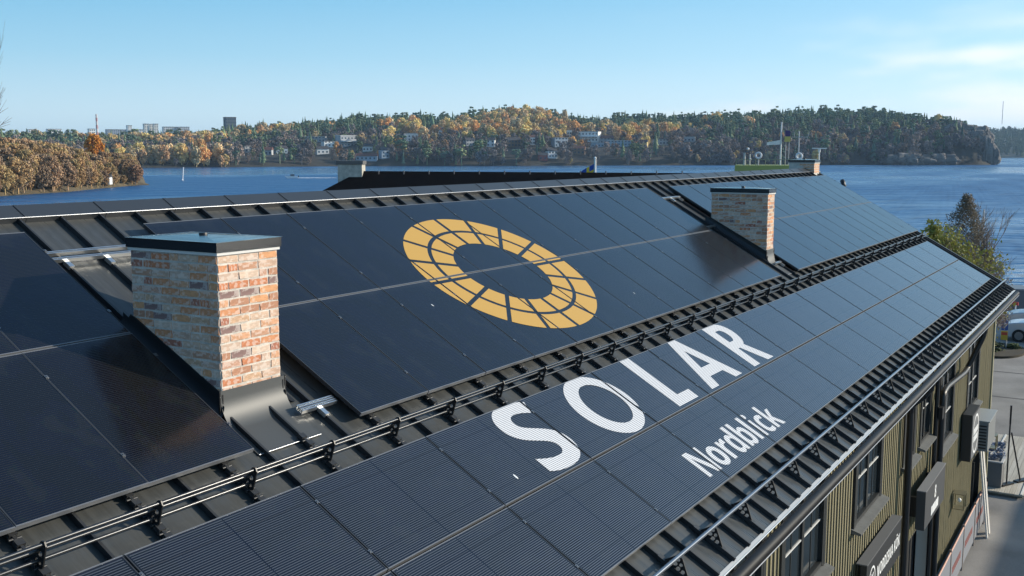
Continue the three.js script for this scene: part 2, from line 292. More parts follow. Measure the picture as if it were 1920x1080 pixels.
{ // woods
  const ever = [], pine = [], leaf = [], bare = [];
  const clear = HOUSES.map(h => { const [x, z] = az2w(h.px, h.d); const dx = camera.position.x - x, dz = camera.position.z - z, l = Math.hypot(dx, dz); return [x, z, dx / l, dz / l, h.w]; });
  const orange = [[0.52, 0.29, 0.11], [0.47, 0.33, 0.13], [0.56, 0.43, 0.16], [0.42, 0.25, 0.12], [0.45, 0.33, 0.18], [0.36, 0.28, 0.16]];
  const brown = [[0.165, 0.14, 0.13], [0.19, 0.155, 0.14], [0.145, 0.13, 0.13], [0.21, 0.16, 0.13]];
  const green = [[0.075, 0.115, 0.065], [0.10, 0.13, 0.065], [0.06, 0.095, 0.065], [0.12, 0.14, 0.07]];
  let tries = 0;
  while (ever.length + pine.length + leaf.length + bare.length < 13000 && tries++ < 60000) {
    const px = -80 + 1925 * rnd(), s = lerpT(SHORE, px), d = s + 1 + Math.pow(rnd(), 1.05) * (px > 1690 ? 330 : 560);
    const t = (d - s) / 430, [x, z] = az2w(px, d), h = land(px, d); if (h < 0.6) continue;
    let skip = false; for (const c of clear) { const rx = x - c[0], rz = z - c[1], f = rx * c[2] + rz * c[3], sd = Math.abs(-rx * c[3] + rz * c[2]); if (f > -9 && f < 120 && sd < c[4] * 0.55 + 1.5 && (f < 70 || rnd() > 0.35)) { skip = true; break; } }
    if (skip) continue;
    if (px > 1660 && t < 0.3 && rnd() < 0.5 * sstep(1660, 1720, px)) continue;
    const n = fbm(x * 0.011, z * 0.011, 4, 21), n2 = fbm(x * 0.03, z * 0.03, 3, 25);
    const mid = Math.exp(-Math.pow((px - 1060) / 330, 2)) * Math.exp(-Math.pow((t - 0.5) / 0.3, 2));
    const orangeness = (n - 0.5) * 2.4 - 0.10 + mid * 0.95 - (px > 1420 ? 0.12 : 0) - Math.max(0, t - 0.75) * 1.5 + (px < 420 ? 0.22 : 0);
    const greenness = 0.12 + sstep(0.3, 0.8, t) * 0.9 + (n2 - 0.5) * 1.2 + (px > 1350 && t > 0.3 ? 0.2 : 0);
    const q = rnd(); let col, list, hh, ww;
    if (orangeness > 0.30 && q < 0.72) { const c = orange[Math.floor(rnd() * 6)], v = 0.75 + 0.5 * rnd(); col = C(c[0] * v, c[1] * v, c[2] * v); list = leaf; hh = 10 + 8 * rnd(); ww = hh * (0.75 + 0.35 * rnd()); }
    else if (greenness > q * 0.9 - 0.05) { const c = green[Math.floor(rnd() * 4)], v = 0.7 + 0.7 * rnd(); col = C(c[0] * v, c[1] * v, c[2] * v); if (rnd() < 0.5) { list = ever; hh = 11 + 9 * rnd(); ww = hh * (0.8 + 0.3 * rnd()); } else { list = pine; hh = 11 + 7 * rnd(); ww = hh * (0.95 + 0.4 * rnd()); } }
    else if (q < 0.22) { const c = orange[Math.floor(rnd() * 6)], v = 0.55 + 0.4 * rnd(); col = C(c[0] * v, c[1] * v, c[2] * v); list = leaf; hh = 9 + 6 * rnd(); ww = hh * 0.9; }
    else { const c = brown[Math.floor(rnd() * 4)], v = 0.6 + 0.6 * rnd(); col = C(c[0] * v, c[1] * v, c[2] * v); list = bare; hh = 8 + 7 * rnd(); ww = hh * (0.8 + 0.4 * rnd()); }
    const sz = 0.55 + 0.62 * Math.pow(rnd(), 1.8), lum = 1.42 * (0.8 + 0.4 * fbm(x * 0.05, z * 0.05, 2, 29)); col.multiplyScalar(lum); list.push([x, WL + h - 0.4, z, hh * sz, ww * sz, col, rnd() * 6.28]);
  }
  forest('spruce_wood', 'dark green spruces covering the crest and slopes across the lake', 'spruce wood', spruceGeos, ever);
  forest('pine_wood', 'round-headed dark pines along the skyline across the lake', 'pine wood', pineGeos, pine);
  forest('autumn_wood', 'orange and yellow autumn birches on the far lake slope', 'autumn wood', leafGeos, leaf);
  forest('bare_wood', 'grey brown leafless trees along the far lake shore', 'bare wood', bareGeos, bare);
  const far = [], farL = [];
  for (let k = 0; k < 1500; k++) { const px = 1785 + 330 * rnd(), d = 2330 + 900 * rnd(); const [x, z] = az2w(px, d), h = farH(px, d); if (h < 1) continue; const c = green[k % 4]; far.push([x, WL + h - 1, z, 16 + 8 * rnd(), 20, C(c[0], c[1], c[2]), rnd() * 6]); }
  forest('distant_wood', 'hazy blue green wood on the most distant hill at right', 'distant wood', [...spruceGeos, ...pineGeos], far);
  for (let k = 0; k < 1700; k++) { const px = -120 + 620 * rnd(), d = 1770 + 1100 * rnd(); const [x, z] = az2w(px, d), h = skyH(px, d); const a = rnd(); const c = a < 0.45 ? green[k % 4] : a < 0.75 ? brown[k % 4] : orange[k % 6]; farL.push([x, WL + h - 1, z, 12 + 6 * rnd(), 16, C(c[0], c[1], c[2]), rnd() * 6]); }
  forest('plateau_wood', 'mixed wood in front of the distant town at left', 'distant wood', [...pineGeos, ...leafGeos], farL);
}
{ // cliffs at the right-hand end of the hills
  const rockT = dataTex(512, 512, (u, v) => { const n = fbm(u * 14, v * 3, 5, 81, 14, 3), c = fbm(u * 40, v * 12, 3, 86, 40, 12); const r = 0.35 + n * 0.5 + (c - 0.5) * 0.4; return [r, r * 0.93, r * 0.87]; });
  const rm = M(0.30, 0.28, 0.26, 0.95, { map: rockT, bumpMap: rockT, bumpScale: 2 });
  const L = ['pale rock wall at the water under the right-hand slope', 'grey crag high on the slope near the end of the ridge', 'tall streaked crag above the lake near the ridge end', 'outermost grey crag where the ridge drops to the lake', 'low grey rock ledge at the waterline right of the pale wall', 'grey crag between the two tall ones near the ridge end'];
  [[1693, 1036, 22, 7, 0], [1790, 1165, 16, 15, 20], [1812, 1100, 18, 19, 4], [1840, 1096, 12, 16, 2], [1752, 1060, 22, 7, 0], [1828, 1130, 12, 15, 14]].forEach(([px, d, w, h, y0], k) => {
    const [x, z] = az2w(px, d); const g = new THREE.IcosahedronGeometry(1, 12); const p = g.attributes.position;
    for (let i = 0; i < p.count; i++) { let X = p.getX(i) * w, Y = p.getY(i) * h, Z = p.getZ(i) * 11; const n = fbm(X * 0.22 + k * 11, Y * 0.07 + 4, 5, 5 + k) - 0.5, q = Math.abs(fbm(X * 0.5, Y * 0.12 + k, 4, 55) - 0.5); const f = 1 + n * 1.1 - q * 0.6; p.setXYZ(i, X * f, Y * (1 + n * 0.5), Z * f); }
    g.computeVertexNormals(); const o = thing('cliff', L[k], 'cliff', [x, WL + y0 + h * 0.55, z], Math.atan2(camera.position.x - x, camera.position.z - z)); part('rock_face', g, rm, o);
  });
}
{ // town on the left skyline
  const tower = (px, d, w, h, y0, wall, label, name, cat, rows, cols) => {
    const [x, z] = az2w(px, d); const o = thing(name, label, cat, [x, WL + y0, z], Math.atan2(camera.position.x - x, camera.position.z - z) + 0.25);
    part('wall', box(-w / 2, w / 2, 0, h, -7, 7), M(...wall, 0.8), o); part('roof', box(-w / 2 - 0.3, w / 2 + 0.3, h + 0.003, h + 1, -7.3, 7.3), farRoof, o);
    for (let r = 0; r < rows; r++) for (let c = 0; c < cols; c++) { const wx = (c + 0.5 - cols / 2) * w / cols; part('window', box(wx - w / cols * 0.3, wx + w / cols * 0.3, (r + 0.3) * h / rows, (r + 0.78) * h / rows, 6.9, 7.15), winFar, o); }
  };
  tower(437, 1500, 14, 26, 32, [0.10, 0.12, 0.14], 'dark glazed tower block standing alone above the wooded skyline', 'tower_block', 'building', 6, 5);
  tower(227, 2500, 46, 16, 44, [0.30, 0.33, 0.38], 'long grey blue slab block right of the tall chimney stack', 'slab_block', 'building', 5, 10);
  tower(250, 2450, 9, 24, 44, WHT, 'single white tower block left of the three pale ones', 'tower_block', 'building', 8, 2);
  tower(281, 2500, 9, 27, 46, [0.70, 0.68, 0.62], 'left one of three pale tower blocks on the skyline', 'tower_block', 'building', 8, 2);
  tower(290, 2520, 9, 27, 46, [0.70, 0.68, 0.62], 'middle one of three pale tower blocks on the skyline', 'tower_block', 'building', 8, 2);
  tower(299, 2500, 9, 27, 46, [0.70, 0.68, 0.62], 'right one of three pale tower blocks on the skyline', 'tower_block', 'building', 8, 2);
  tower(325, 2560, 30, 18, 50, [0.55, 0.55, 0.54], 'wide pale block of flats right of the tower trio', 'slab_block', 'building', 5, 7);
  tower(350, 2560, 26, 18, 50, [0.5, 0.5, 0.5], 'grey block of flats at the right end of the distant town', 'slab_block', 'building', 5, 6);
  tower(265, 2480, 22, 14, 46, [0.55, 0.55, 0.55], 'low pale block between the white tower and the trio', 'slab_block', 'building', 4, 6);
  tower(110, 2300, 26, 12, 44, WHT, 'low white hall roof on the skyline above the left trees', 'hall', 'building', 2, 5);
  tower(68, 2300, 14, 12, 43, WHT, 'small white building farthest left on the skyline', 'hall', 'building', 2, 3);
  tower(180, 2350, 12, 14, 44, WHT, 'small white building at the foot of the chimney stack', 'hall', 'building', 3, 3);
  const [x, z] = az2w(190.5, 2300); const o = thing('chimney_stack', 'tall thin red and white chimney stack on the left skyline', 'chimney', [x, WL + 44, z]);
  const sr = M(0.45, 0.18, 0.15, 0.8), sw = M(0.62, 0.55, 0.53, 0.8);
  for (let k = 0; k < 6; k++) { const g = new THREE.CylinderGeometry(2.3 - 0.1 * k, 2.4 - 0.1 * k, 7.2, 10); g.translate(0, k * 7.2 + 3.6, 0); part('band', g, k % 2 ? sw : sr, o); }
  const [mx, mz] = az2w(1868, 2900); const m = thing('radio_mast', 'faint thin mast above the most distant hill at right', 'mast', [mx, WL + 80, mz]); part('pole', bar([0, 0, 0], [0, 56, 0], 0.7, 6), M(0.4, 0.42, 0.45), m);
}
// wooded point at left
const pointH = (px, d) => { const s = lerpT([[-260, 270], [0, 318], [130, 345], [262, 405]], px); const t = (d - s) / 25; const end = sstep(285, 240, px); if (t < 0 || d > s + 170 * end + 8) return -3; return (0.6 + 4.5 * sstep(0, 2, t) * (1 - 0.6 * sstep(120, 170, d - s))) * (end > 0.02 ? 0.4 + 0.6 * end : -1); };
polarTerrain('wooded_point', -260, 290, 60, px => lerpT([[-260, 270], [0, 318], [130, 345], [262, 405]], px) - 8, 190, 24, pointH, M(0.16, 0.13, 0.08, 0.95, { map: soilT }));
{
  const L = [], B = [], tan = [[0.36, 0.235, 0.11], [0.33, 0.21, 0.12], [0.38, 0.27, 0.12], [0.29, 0.20, 0.125], [0.36, 0.22, 0.10]];
  for (let k = 0; k < 1300; k++) {
    const px = -240 + 500 * rnd(), s = lerpT([[-260, 270], [0, 318], [130, 345], [262, 405]], px), end = sstep(285, 215, px), d = s + 3 + rnd() * 140 * end, h = pointH(px, d); if (h < 0.3) continue;
    const [x, z] = az2w(px, d), c = tan[k % 5], v = 0.75 + 0.75 * rnd(); const top = mixv(6.0, 10.8, sstep(262, 20, px)) * (0.75 + 0.4 * rnd()) * (rnd() < 0.25 ? 0.5 : 1);
    (rnd() < 0.6 ? L : B).push([x, WL + h - 0.3, z, top, top * (0.8 + 0.35 * rnd()), C(c[0] * v, c[1] * v, c[2] * v), rnd() * 6.28]);
  }
  forest('point_wood', 'tan and ochre autumn trees crowding the wooded point at left', 'autumn wood', fineGeos, L);
  forest('point_thicket', 'brownish half-bare trees filling the wooded point at left', 'bare wood', fineGeos, B);
  const one = (px, d, h, w, col, label) => { const [x, z] = az2w(px, d); const o = thing('point_tree', label, 'tree', [x, WL + Math.max(0.5, pointH(px, d)), z]); o.rotation.y = px; part('trunk', (() => { const g = new THREE.CylinderGeometry(0.12, 0.25, h * 0.5, 7); g.translate(0, h * 0.25, 0); return g; })(), M(0.12, 0.1, 0.08), o); const g = clumpTree(px * 7 + 1, 260, 'fine').clone(); g.scale(w, h, w); part('crown', g, new THREE.MeshStandardMaterial({ color: C(...col), roughness: 1, side: THREE.DoubleSide }), o); };
  one(183, 425, 13.5, 11, [0.55, 0.22, 0.03], 'bright orange tree standing out behind the wooded point');
  one(257, 403, 7.2, 9, [0.30, 0.17, 0.10], 'rounded brown bush at the very tip of the wooded point');
  one(240, 410, 8, 8, [0.28, 0.18, 0.10], 'brown tree just inside the tip of the wooded point');
  const [bx, bz] = az2w(205, 385); const o = thing('small_hut', 'tiny white hut half hidden by trees near the point tip', 'hut', [bx, WL + 1.2, bz], 0.6); part('wall', box(-1.4, 1.4, 0, 2.4, -1.2, 1.2), whiteM, o); const g = prism([[-1.6, 2.4], [1.6, 2.4], [0, 3.5]], 2.8); g.translate(0, 0.01, -1.4); part('roof', g, farRoof, o);
}
{ // lake traffic
  const o = thing('motorboat', 'small white motorboat speeding left across the lake', 'motorboat', [356, WL, -333], 0);
  o.rotation.y = Math.atan2(-(-333 - 8.94), 356 + 8.35) + Math.PI / 2;  // bow to the left of the view
  const hull = prism([[-2.6, 0.9], [3.4, 1.1], [2.4, 0], [-2.6, 0]], 2); hull.translate(0, 0, -1); part('hull', hull, whiteM, o);
  part('cabin', box(-1, 0.9, 1.0, 1.9, -0.75, 0.75), M(0.1, 0.12, 0.14, 0.3), o); part('motor', box(-3, -2.6, 0.4, 1.3, -0.3, 0.3), blackM, o);
  const wk = thing('wake', 'white foam wake trailing behind the motorboat', 'wake', [356, WL, -333], o.rotation.y); wk.userData.kind = 'stuff';
  const fs = []; const r = mulberry(5); for (let k = 0; k < 90; k++) { const t = Math.pow(r(), 1.4); const s = (0.5 + 0.5 * r()) * (1 - 0.5 * t); const g = new THREE.IcosahedronGeometry(s, 0); g.scale(1.8, 0.28, 0.8); g.translate(-3 - t * 17, 0.08, (r() - 0.5) * (1 + 2.2 * t)); fs.push(g); } part('foam', fs, M(0.85, 0.87, 0.88, 0.9), wk);
  const b = thing('spar_buoy', 'thin pale spar buoy leaning in open water at left', 'buoy', [306, WL, -350]); part('spar', bar([0, -1, 0], [0.8, 5.6, 0], 0.22), M(0.7, 0.72, 0.75), b); part('float', (() => { const g = new THREE.SphereGeometry(0.6, 10, 8); g.scale(1, 0.6, 1); return g; })(), M(0.65, 0.67, 0.7), b);
}

// ------------------------------------------------------------------ the main building
const hall = thing('warehouse_building', 'long black-roofed timber building with solar panels and three brick chimneys', 'building');
const X0 = -9, X1 = 25.75, SEAM = 0.4535, SEAM0 = 1.40;
{
  // sheets between standing seams
  const sheetG = scaleUV(box(-SEAM / 2 + 0.002, SEAM / 2 - 0.002, -0.012, 0, -0.53, 6.53), 1);
  const seamG = box(-0.011, 0.011, -0.005, 0.052, -0.5, 6.515);
  for (let k = -23; k <= 53; k++) {
    const x = SEAM0 + k * SEAM; const m = mesh('roof_sheet', sheetG, sheetM, hall); onRoof(m); const p = new THREE.Vector3(x + SEAM / 2, SH, 0).applyEuler(m.rotation); m.position.add(p);
    m.rotation.z = (hash(k, 1) - 0.5) * 0.004;
    const s = mesh('standing_seam', seamG, seamM, hall); onRoof(s); s.position.add(new THREE.Vector3(x, SH, 0).applyEuler(s.rotation));
  }
  const verge = onRoof(part('verge_trim', [box(X1 - 0.04, X1 + 0.06, SH - 0.16, SH + 0.05, -0.53, 6.53)], blackM, hall));
  // ridge capping in lengths
  const capG = merge([box(0.003, 0.904, SH + 0.045, SH + 0.065, -0.565, -0.352), box(0.003, 0.904, SH - 0.002, SH + 0.065, -0.352, -0.346)]);
  const beadG = bar([0.0, SH + 0.062, -0.345], [0.907, SH + 0.062, -0.345], 0.0065, 6), lipG = box(0.885, 0.925, SH + 0.066, SH + 0.072, -0.56, -0.35);
  for (let k = -10; k <= 37; k++) { const x = -2.15 + (k + 1) * 0.907 - 0.907; if (x + 0.9 > X1 - 0.5) break; const m = mesh('ridge_cap', capG, ridgeM, hall); onRoof(m); m.position.x = x; const b = mesh('bead', beadG, trimM, m); mesh('lap_joint', lipG, ridgeM, m); }
  // roof of the far side, body of the building
  const ry = rp(0, -0.54, SH)[1], rz = rp(0, -0.54, SH)[2], ey = rp(0, 6.5, SH)[1];
  const back = prism([[rz + 0.01, ry], [rz - 6.15, ey - 0.02], [rz - 6.15, ey - 0.16], [rz + 0.01, ry - 0.16]].map(p => [-p[0], p[1]]), X1 - X0); back.rotateY(Math.PI / 2); back.translate(X0, 0, 0); part('rear_roof', back, sheetM, hall);
  const und = onRoof(part('roof_boarding', [box(X0, X1 - 0.05, SH - 0.14, SH - 0.013, -0.45, 6.42)], backM, hall));
  // walls (openings are recessed boxes set in the facade)
  const ZW = 5.2, EH = G0 - 3.30;
  const WINS = [[1.75, 3.6, 4.75, 6.15], [4.45, 6.42, 4.75, 6.15], [8.35, 10.15, 4.72, 6.15], [12.2, 13.15, 4.72, 6.1], [13.85, 14.85, 4.72, 6.1], [16.1, 17.95, 4.02, 5.95], [20.3, 22.15, 3.98, 5.95]];
  const DOORS = [[12.45, 15.2, 0, 2.82], [22.2, 23.4, 0, 2.2]];
  // front wall made of pieces round the openings
  const op = [...WINS, ...DOORS]; const xs = [...new Set([X0 + 0.3, 25.2, ...op.flatMap(o => [o[0], o[1]])])].sort((a, b) => a - b), pieces = [];
  for (let i = 0; i < xs.length - 1; i++) { const xm = (xs[i] + xs[i + 1]) / 2; const cuts = op.filter(o => xm > o[0] && xm < o[1]).sort((a, b) => a[2] - b[2]); let y = 0; for (const c of cuts) { if (c[2] > y) pieces.push([xs[i], xs[i + 1], y, c[2]]); y = c[3]; } if (y < EH) pieces.push([xs[i], xs[i + 1], y, EH]); }
  part('front_wall', pieces.map(p => box(p[0], p[1], p[2], p[3], ZW - 0.22, ZW - 0.03)), backM, hall);
  const gable = prism([[-5.0, 0], [6.2, 0], [6.2, EH], [0.47, EH + 3.15], [-5.0, EH]].map(p => [p[0], p[1]]), 0.2); gable.rotateY(-Math.PI / 2); // shape x -> world z
  gable.scale(1, 1, -1); { const idx = gable.index; if (idx) for (let i = 0; i < idx.count; i += 3) { const a = idx.getX(i); idx.setX(i, idx.getX(i + 1)); idx.setX(i + 1, a); } } gable.computeVertexNormals(); gable.translate(25.2, 0, 0.0);
  part('gable_wall', [box(25.0, 25.2, 0, EH, -6.2, ZW - 0.23)], backM, hall);
  part('gable_top', (() => { const g = prism([[-5.0, EH + 0.02], [6.2, EH + 0.02], [0.6, EH + 3.0]], 0.2); g.rotateY(Math.PI / 2); g.translate(25.0, 0, 0); return g; })(), backM, hall);
  part('rear_wall', [box(X0 + 0.3, 24.99, 0, EH, -6.2, -6.0), box(X0 + 0.3, X0 + 0.5, 0, EH, -5.99, ZW - 0.23)], backM, hall);
  // battens, one strip each side of every opening
  const bats = [], bG = []; const r = mulberry(77);
  for (let x = 0.2; x < 25.15; x += 0.165) {
    if (x > 17.98 && x < 20.2 && 0) continue; const cuts = op.filter(o => x > o[0] - 0.09 && x < o[1] + 0.09).sort((a, b) => a[2] - b[2]); let y = 0.35; const seg = [];
    for (const c of cuts) { if (c[2] - 0.12 > y) seg.push([y, c[2] - 0.12]); y = c[3] + 0.06; } if (y < EH - 0.02) seg.push([y, EH - 0.02]);
    const w = 0.027 + 0.003 * r(), pr = ZW - 0.026 + 0.004 * (r() - 0.5); for (const s of seg) bats.push(scaleUV(box(x - w, x + w, s[0], s[1], ZW - 0.0295, pr + 0.012), 1));
  }
  part('batten', bats, battM, hall).userData.kind = 'stuff';
  part('corner_board', box(25.06, 25.21, 0, EH, ZW - 0.029, ZW + 0.03), M(0.30, 0.28, 0.18, 0.8), hall);
  part('plinth', box(X0 + 0.3, 25.19, 0, 0.33, ZW - 0.02, ZW + 0.05), M(0.22, 0.21, 0.2, 0.9), hall);
  // windows: frame, panes, glazing bars, sill
  WINS.forEach((w, k) => {
    const [x0, x1, y0, y1] = w, o = new THREE.Group(); o.name = 'window'; hall.add(o); const z = ZW - 0.035, rowsN = k >= 5 ? 3 : 2, xm = (x0 + x1) / 2, wide = x1 - x0 > 1.2;
    part('window_frame', [box(x0, x0 + 0.07, y0, y1, z - 0.06, ZW + 0.012), box(x1 - 0.07, x1, y0, y1, z - 0.06, ZW + 0.012), box(x0 + 0.071, x1 - 0.071, y1 - 0.07, y1, z - 0.06, ZW + 0.008), box(x0 + 0.071, x1 - 0.071, y0, y0 + 0.07, z - 0.06, ZW + 0.006), box(xm - 0.05, xm + 0.05, y0 + 0.071, y1 - 0.071, z - 0.05, ZW - 0.02)], winFrM, o);
    part('surround', box(x0 - 0.1, x0 - 0.003, y0 - 0.1, y1, ZW - 0.03, ZW + 0.015), winFrM, o); part('surround', box(x1 + 0.003, x1 + 0.1, y0 - 0.1, y1, ZW - 0.03, ZW + 0.015), winFrM, o);
    const sides = [[x0 + 0.072, xm - 0.052], [xm + 0.052, x1 - 0.072]], dy = (y1 - y0 - 0.142) / rowsN;
    for (const [a, b] of sides) for (let q = 0; q < rowsN; q++) { part('pane', box(a, b, y0 + 0.071 + q * dy + 0.014, y0 + 0.071 + (q + 1) * dy - 0.014, z - 0.02, z - 0.012), glassM, o); if (q) part('glazing_bar', box(a, b, y0 + 0.071 + q * dy - 0.011, y0 + 0.071 + q * dy + 0.011, z - 0.02, z + 0.004), muntM, o); if (wide) part('mullion', box((a + b) / 2 - 0.012, (a + b) / 2 + 0.012, y0 + 0.071 + q * dy + 0.0145, y0 + 0.071 + (q + 1) * dy - 0.0145, z - 0.021, z - 0.004), winFrM, o); }
    const sill = prism([[0, 0.02], [0.23, -0.05], [0.23, -0.09], [0, -0.06]], x1 - x0 + 0.3); sill.rotateY(-Math.PI / 2); sill.scale(1, 1, 1); sill.translate(x1 + 0.15, y0 - 0.01, ZW - 0.09); part('sill', sill, sillM, o);
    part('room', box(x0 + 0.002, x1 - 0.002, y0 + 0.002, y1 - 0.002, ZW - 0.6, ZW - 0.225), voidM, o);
  });
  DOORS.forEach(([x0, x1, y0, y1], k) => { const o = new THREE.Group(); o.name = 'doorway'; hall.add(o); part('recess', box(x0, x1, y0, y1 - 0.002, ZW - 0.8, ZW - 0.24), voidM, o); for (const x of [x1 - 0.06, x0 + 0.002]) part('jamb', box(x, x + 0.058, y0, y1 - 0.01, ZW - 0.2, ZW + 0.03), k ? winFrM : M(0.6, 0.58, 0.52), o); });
  // eave: trim strip, half-round gutter, downpipes
  const e = rp(0, 6.53, SH);
  const flash = onRoof(part('eave_flashing', [box(-6, X1 + 0.02, SH + 0.010, SH + 0.016, 6.50, 6.5352), box(-6, X1 + 0.02, SH - 0.03, SH + 0.016, 6.5355, 6.5415)], M(0.42, 0.42, 0.41, 0.4), hall));
  onRoof(part('eave_bead', bar([-6, SH + 0.012, 6.548], [X1 + 0.02, SH + 0.012, 6.548], 0.008, 8), alu, hall));
  const gut = []; const gs = new THREE.CylinderGeometry(0.072, 0.072, X1 + 6.1, 14, 1, true, 0, Math.PI); gs.rotateZ(Math.PI / 2); gs.rotateX(0); gut.push(gs);
  const gy = e[1] - 0.085, gz = e[2] + 0.075; const gg = new THREE.CylinderGeometry(0.07, 0.07, X1 + 6.1, 14, 1, true); gg.rotateZ(Math.PI / 2); gg.translate((X1 - 6) / 2, gy, gz); part('gutter', gg, gutM, hall);
  part('gutter_rim', bar([-6, gy - 0.055, gz + 0.052], [X1 + 0.1, gy - 0.055, gz + 0.052], 0.009, 6), trimM, hall);
  part('downpipe', [tube([[11.95, gy - 0.05, gz], [11.95, gy - 0.25, gz - 0.05], [11.95, gy - 0.55, ZW + 0.13], [11.95, gy - 1, ZW + 0.13], [11.95, 0.3, ZW + 0.13]], 0.065, 40)], blackM, hall);
  part('downpipe', [tube([[19.1, gy - 0.05, gz], [19.1, gy - 0.3, gz - 0.05], [18.95, 5.45, ZW + 0.15], [18.3, 5.42, ZW + 0.15], [16.0, 5.55, ZW + 0.15], [15.5, 5.5, ZW + 0.15], [15.42, 5.2, ZW + 0.15], [15.42, 0.3, ZW + 0.15]], 0.065, 80)], blackM, hall);
  part('service_pipe', bar([15.0, 0.3, ZW + 0.1], [15.0, 6.2, ZW + 0.1], 0.05), blackM, hall); part('service_pipe', bar([15.25, 0.3, ZW + 0.06], [15.25, 5.0, ZW + 0.06], 0.03), blackM, hall);
  part('cable_box', [box(14.9, 15.1, 5.05, 5.3, ZW + 0.16, ZW + 0.24)], blackM, hall);
}
// upper snow guard: three pipes on perforated brackets, and the eave rail
{
  const plateU = (() => { const s = new THREE.Shape([[-0.13, 0.045], [0.11, 0.045], [0.13, 0.075], [0.085, 0.24], [0.05, 0.262], [0.015, 0.245], [-0.03, 0.12]].map(p => new THREE.Vector2(...p))); for (const [x, y, q] of [[0.055, 0.155, 0.022], [0.035, 0.09, 0.018], [0.085, 0.09, 0.014]]) { s.holes.push(new THREE.Path(Array.from({ length: 12 }, (_, i) => new THREE.Vector2(x + q * Math.cos(-i * Math.PI / 6), y + q * Math.sin(-i * Math.PI / 6))))); } const g = new THREE.ExtrudeGeometry(s, { depth: 0.01, bevelEnabled: false, curveSegments: 8 }); g.rotateY(-Math.PI / 2); g.scale(1, 0.92, 0.78); g.translate(0, 0, 0.012); return g; })();
  const clampU = (() => { const gs = []; for (let k = 0; k < 7; k++) gs.push(box(-0.03, 0.03, 0.02, 0.062, -0.28 + k * 0.095, -0.225 + k * 0.095)); for (let k = 0; k < 6; k++) { const n = new THREE.CylinderGeometry(0.011, 0.011, 0.09, 6); n.rotateZ(Math.PI / 2); n.translate(0, 0.04, -0.205 + k * 0.095); gs.push(n); } return merge(gs); })();
  const o = new THREE.Group(); o.name = 'snow_guard'; onRoof(o); hall.add(o); o.userData.label = 'three-pipe snow guard on toothed brackets between upper and lower panels';
  for (const [b, h] of [[3.575, 0.215], [3.555, 0.145], [3.585, 0.085]]) mesh('rail', bar([-7, SH + h, b], [25.6, SH + h, b], 0.0125, 8), pipeM, o);
  for (let k = -8; k <= 26; k++) { const x = SEAM0 + SEAM + 2 * SEAM * k; if (x > 25.4) break; const m = mesh('bracket', plateU, blackM, o); m.position.set(x, SH, 3.53); const c = mesh('clamp', clampU, seamM, o); c.position.set(x, SH, 3.53); }
  const plateL = (() => { const s = new THREE.Shape([[-0.10, 0.04], [0.17, 0.04], [0.19, 0.06], [0.045, 0.185], [0.0, 0.185], [-0.02, 0.17]].map(p => new THREE.Vector2(...p))); for (const [x, y, q] of [[0.018, 0.148, 0.019], [0.014, 0.098, 0.022], [0.066, 0.122, 0.018], [-0.03, 0.075, 0.018], [0.062, 0.074, 0.021], [0.116, 0.074, 0.020]]) { s.holes.push(new THREE.Path(Array.from({ length: 12 }, (_, i) => new THREE.Vector2(x + q * Math.cos(-i * Math.PI / 6), y + q * Math.sin(-i * Math.PI / 6))))); } const g = new THREE.ExtrudeGeometry(s, { depth: 0.012, bevelEnabled: false, curveSegments: 8 }); g.rotateY(-Math.PI / 2); return g; })();
  const clampL = merge([box(-0.032, 0.032, 0.02, 0.058, -0.16, 0.0), box(-0.026, 0.026, 0.02, 0.06, 0.01, 0.22)]);
  const l = new THREE.Group(); l.name = 'eave_rail'; onRoof(l); hall.add(l); l.userData.label = 'steel rail on triangular perforated brackets along the eave';
  mesh('rail', bar([-7, SH + 0.185, 6.165], [25.55, SH + 0.185, 6.165], 0.0215, 10), M(0.20, 0.22, 0.25, 0.28, { metalness: 0.7 }), l);
  for (let k = -7; k <= 26; k++) { const x = SEAM0 + 2 * SEAM * k; if (x > 25.5) break; const m = mesh('bracket', plateL, blackM, l); m.position.set(x, SH, 6.16); const c = mesh('clamp', clampL, seamM, l); c.position.set(x, SH, 6.16); }
}
// ------------------------------------------------------------------ brick chimneys
const tones = [[0.44, 0.165, 0.075], [0.49, 0.215, 0.10], [0.50, 0.27, 0.155], [0.46, 0.33, 0.25], [0.50, 0.35, 0.25], [0.47, 0.30, 0.19], [0.33, 0.125, 0.075], [0.44, 0.24, 0.15], [0.47, 0.31, 0.22], [0.55, 0.41, 0.31], [0.21, 0.13, 0.115], [0.45, 0.26, 0.18], [0.52, 0.26, 0.125], [0.40, 0.20, 0.12]];
const brickM = tones.map((t, i) => { const c = dataTex(96, 40, (u, v) => { const n = fbm(u * 6, v * 4, 4, 200 + i * 9), g = hash(u * 96, v * 40, i); const edge = Math.min(u, 1 - u, v * 0.35, (1 - v) * 0.35); const lime = 0.34 * sstep(0.50, 0.66, fbm(u * 6 + 7, v * 2.2, 3, 240 + i * 7) + 0.10 * (1 - sstep(0, 0.05, edge))); const r = 1.2 + (n - 0.5) * 0.6 + (g - 0.5) * 0.14; const L = [0.84, 0.76, 0.67]; return [0, 1, 2].map(q => Math.pow(Math.min(1, Math.max(0, mixv(t[q] * r, L[q] * (0.93 + 0.14 * g), lime))), 1 / 2.2)); }, true); return new THREE.MeshStandardMaterial({ map: c, bumpMap: c, bumpScale: 0.004, roughness: 0.93 }); });
const mortarM = M(0.80, 0.73, 0.65, 0.95, { map: dusty });
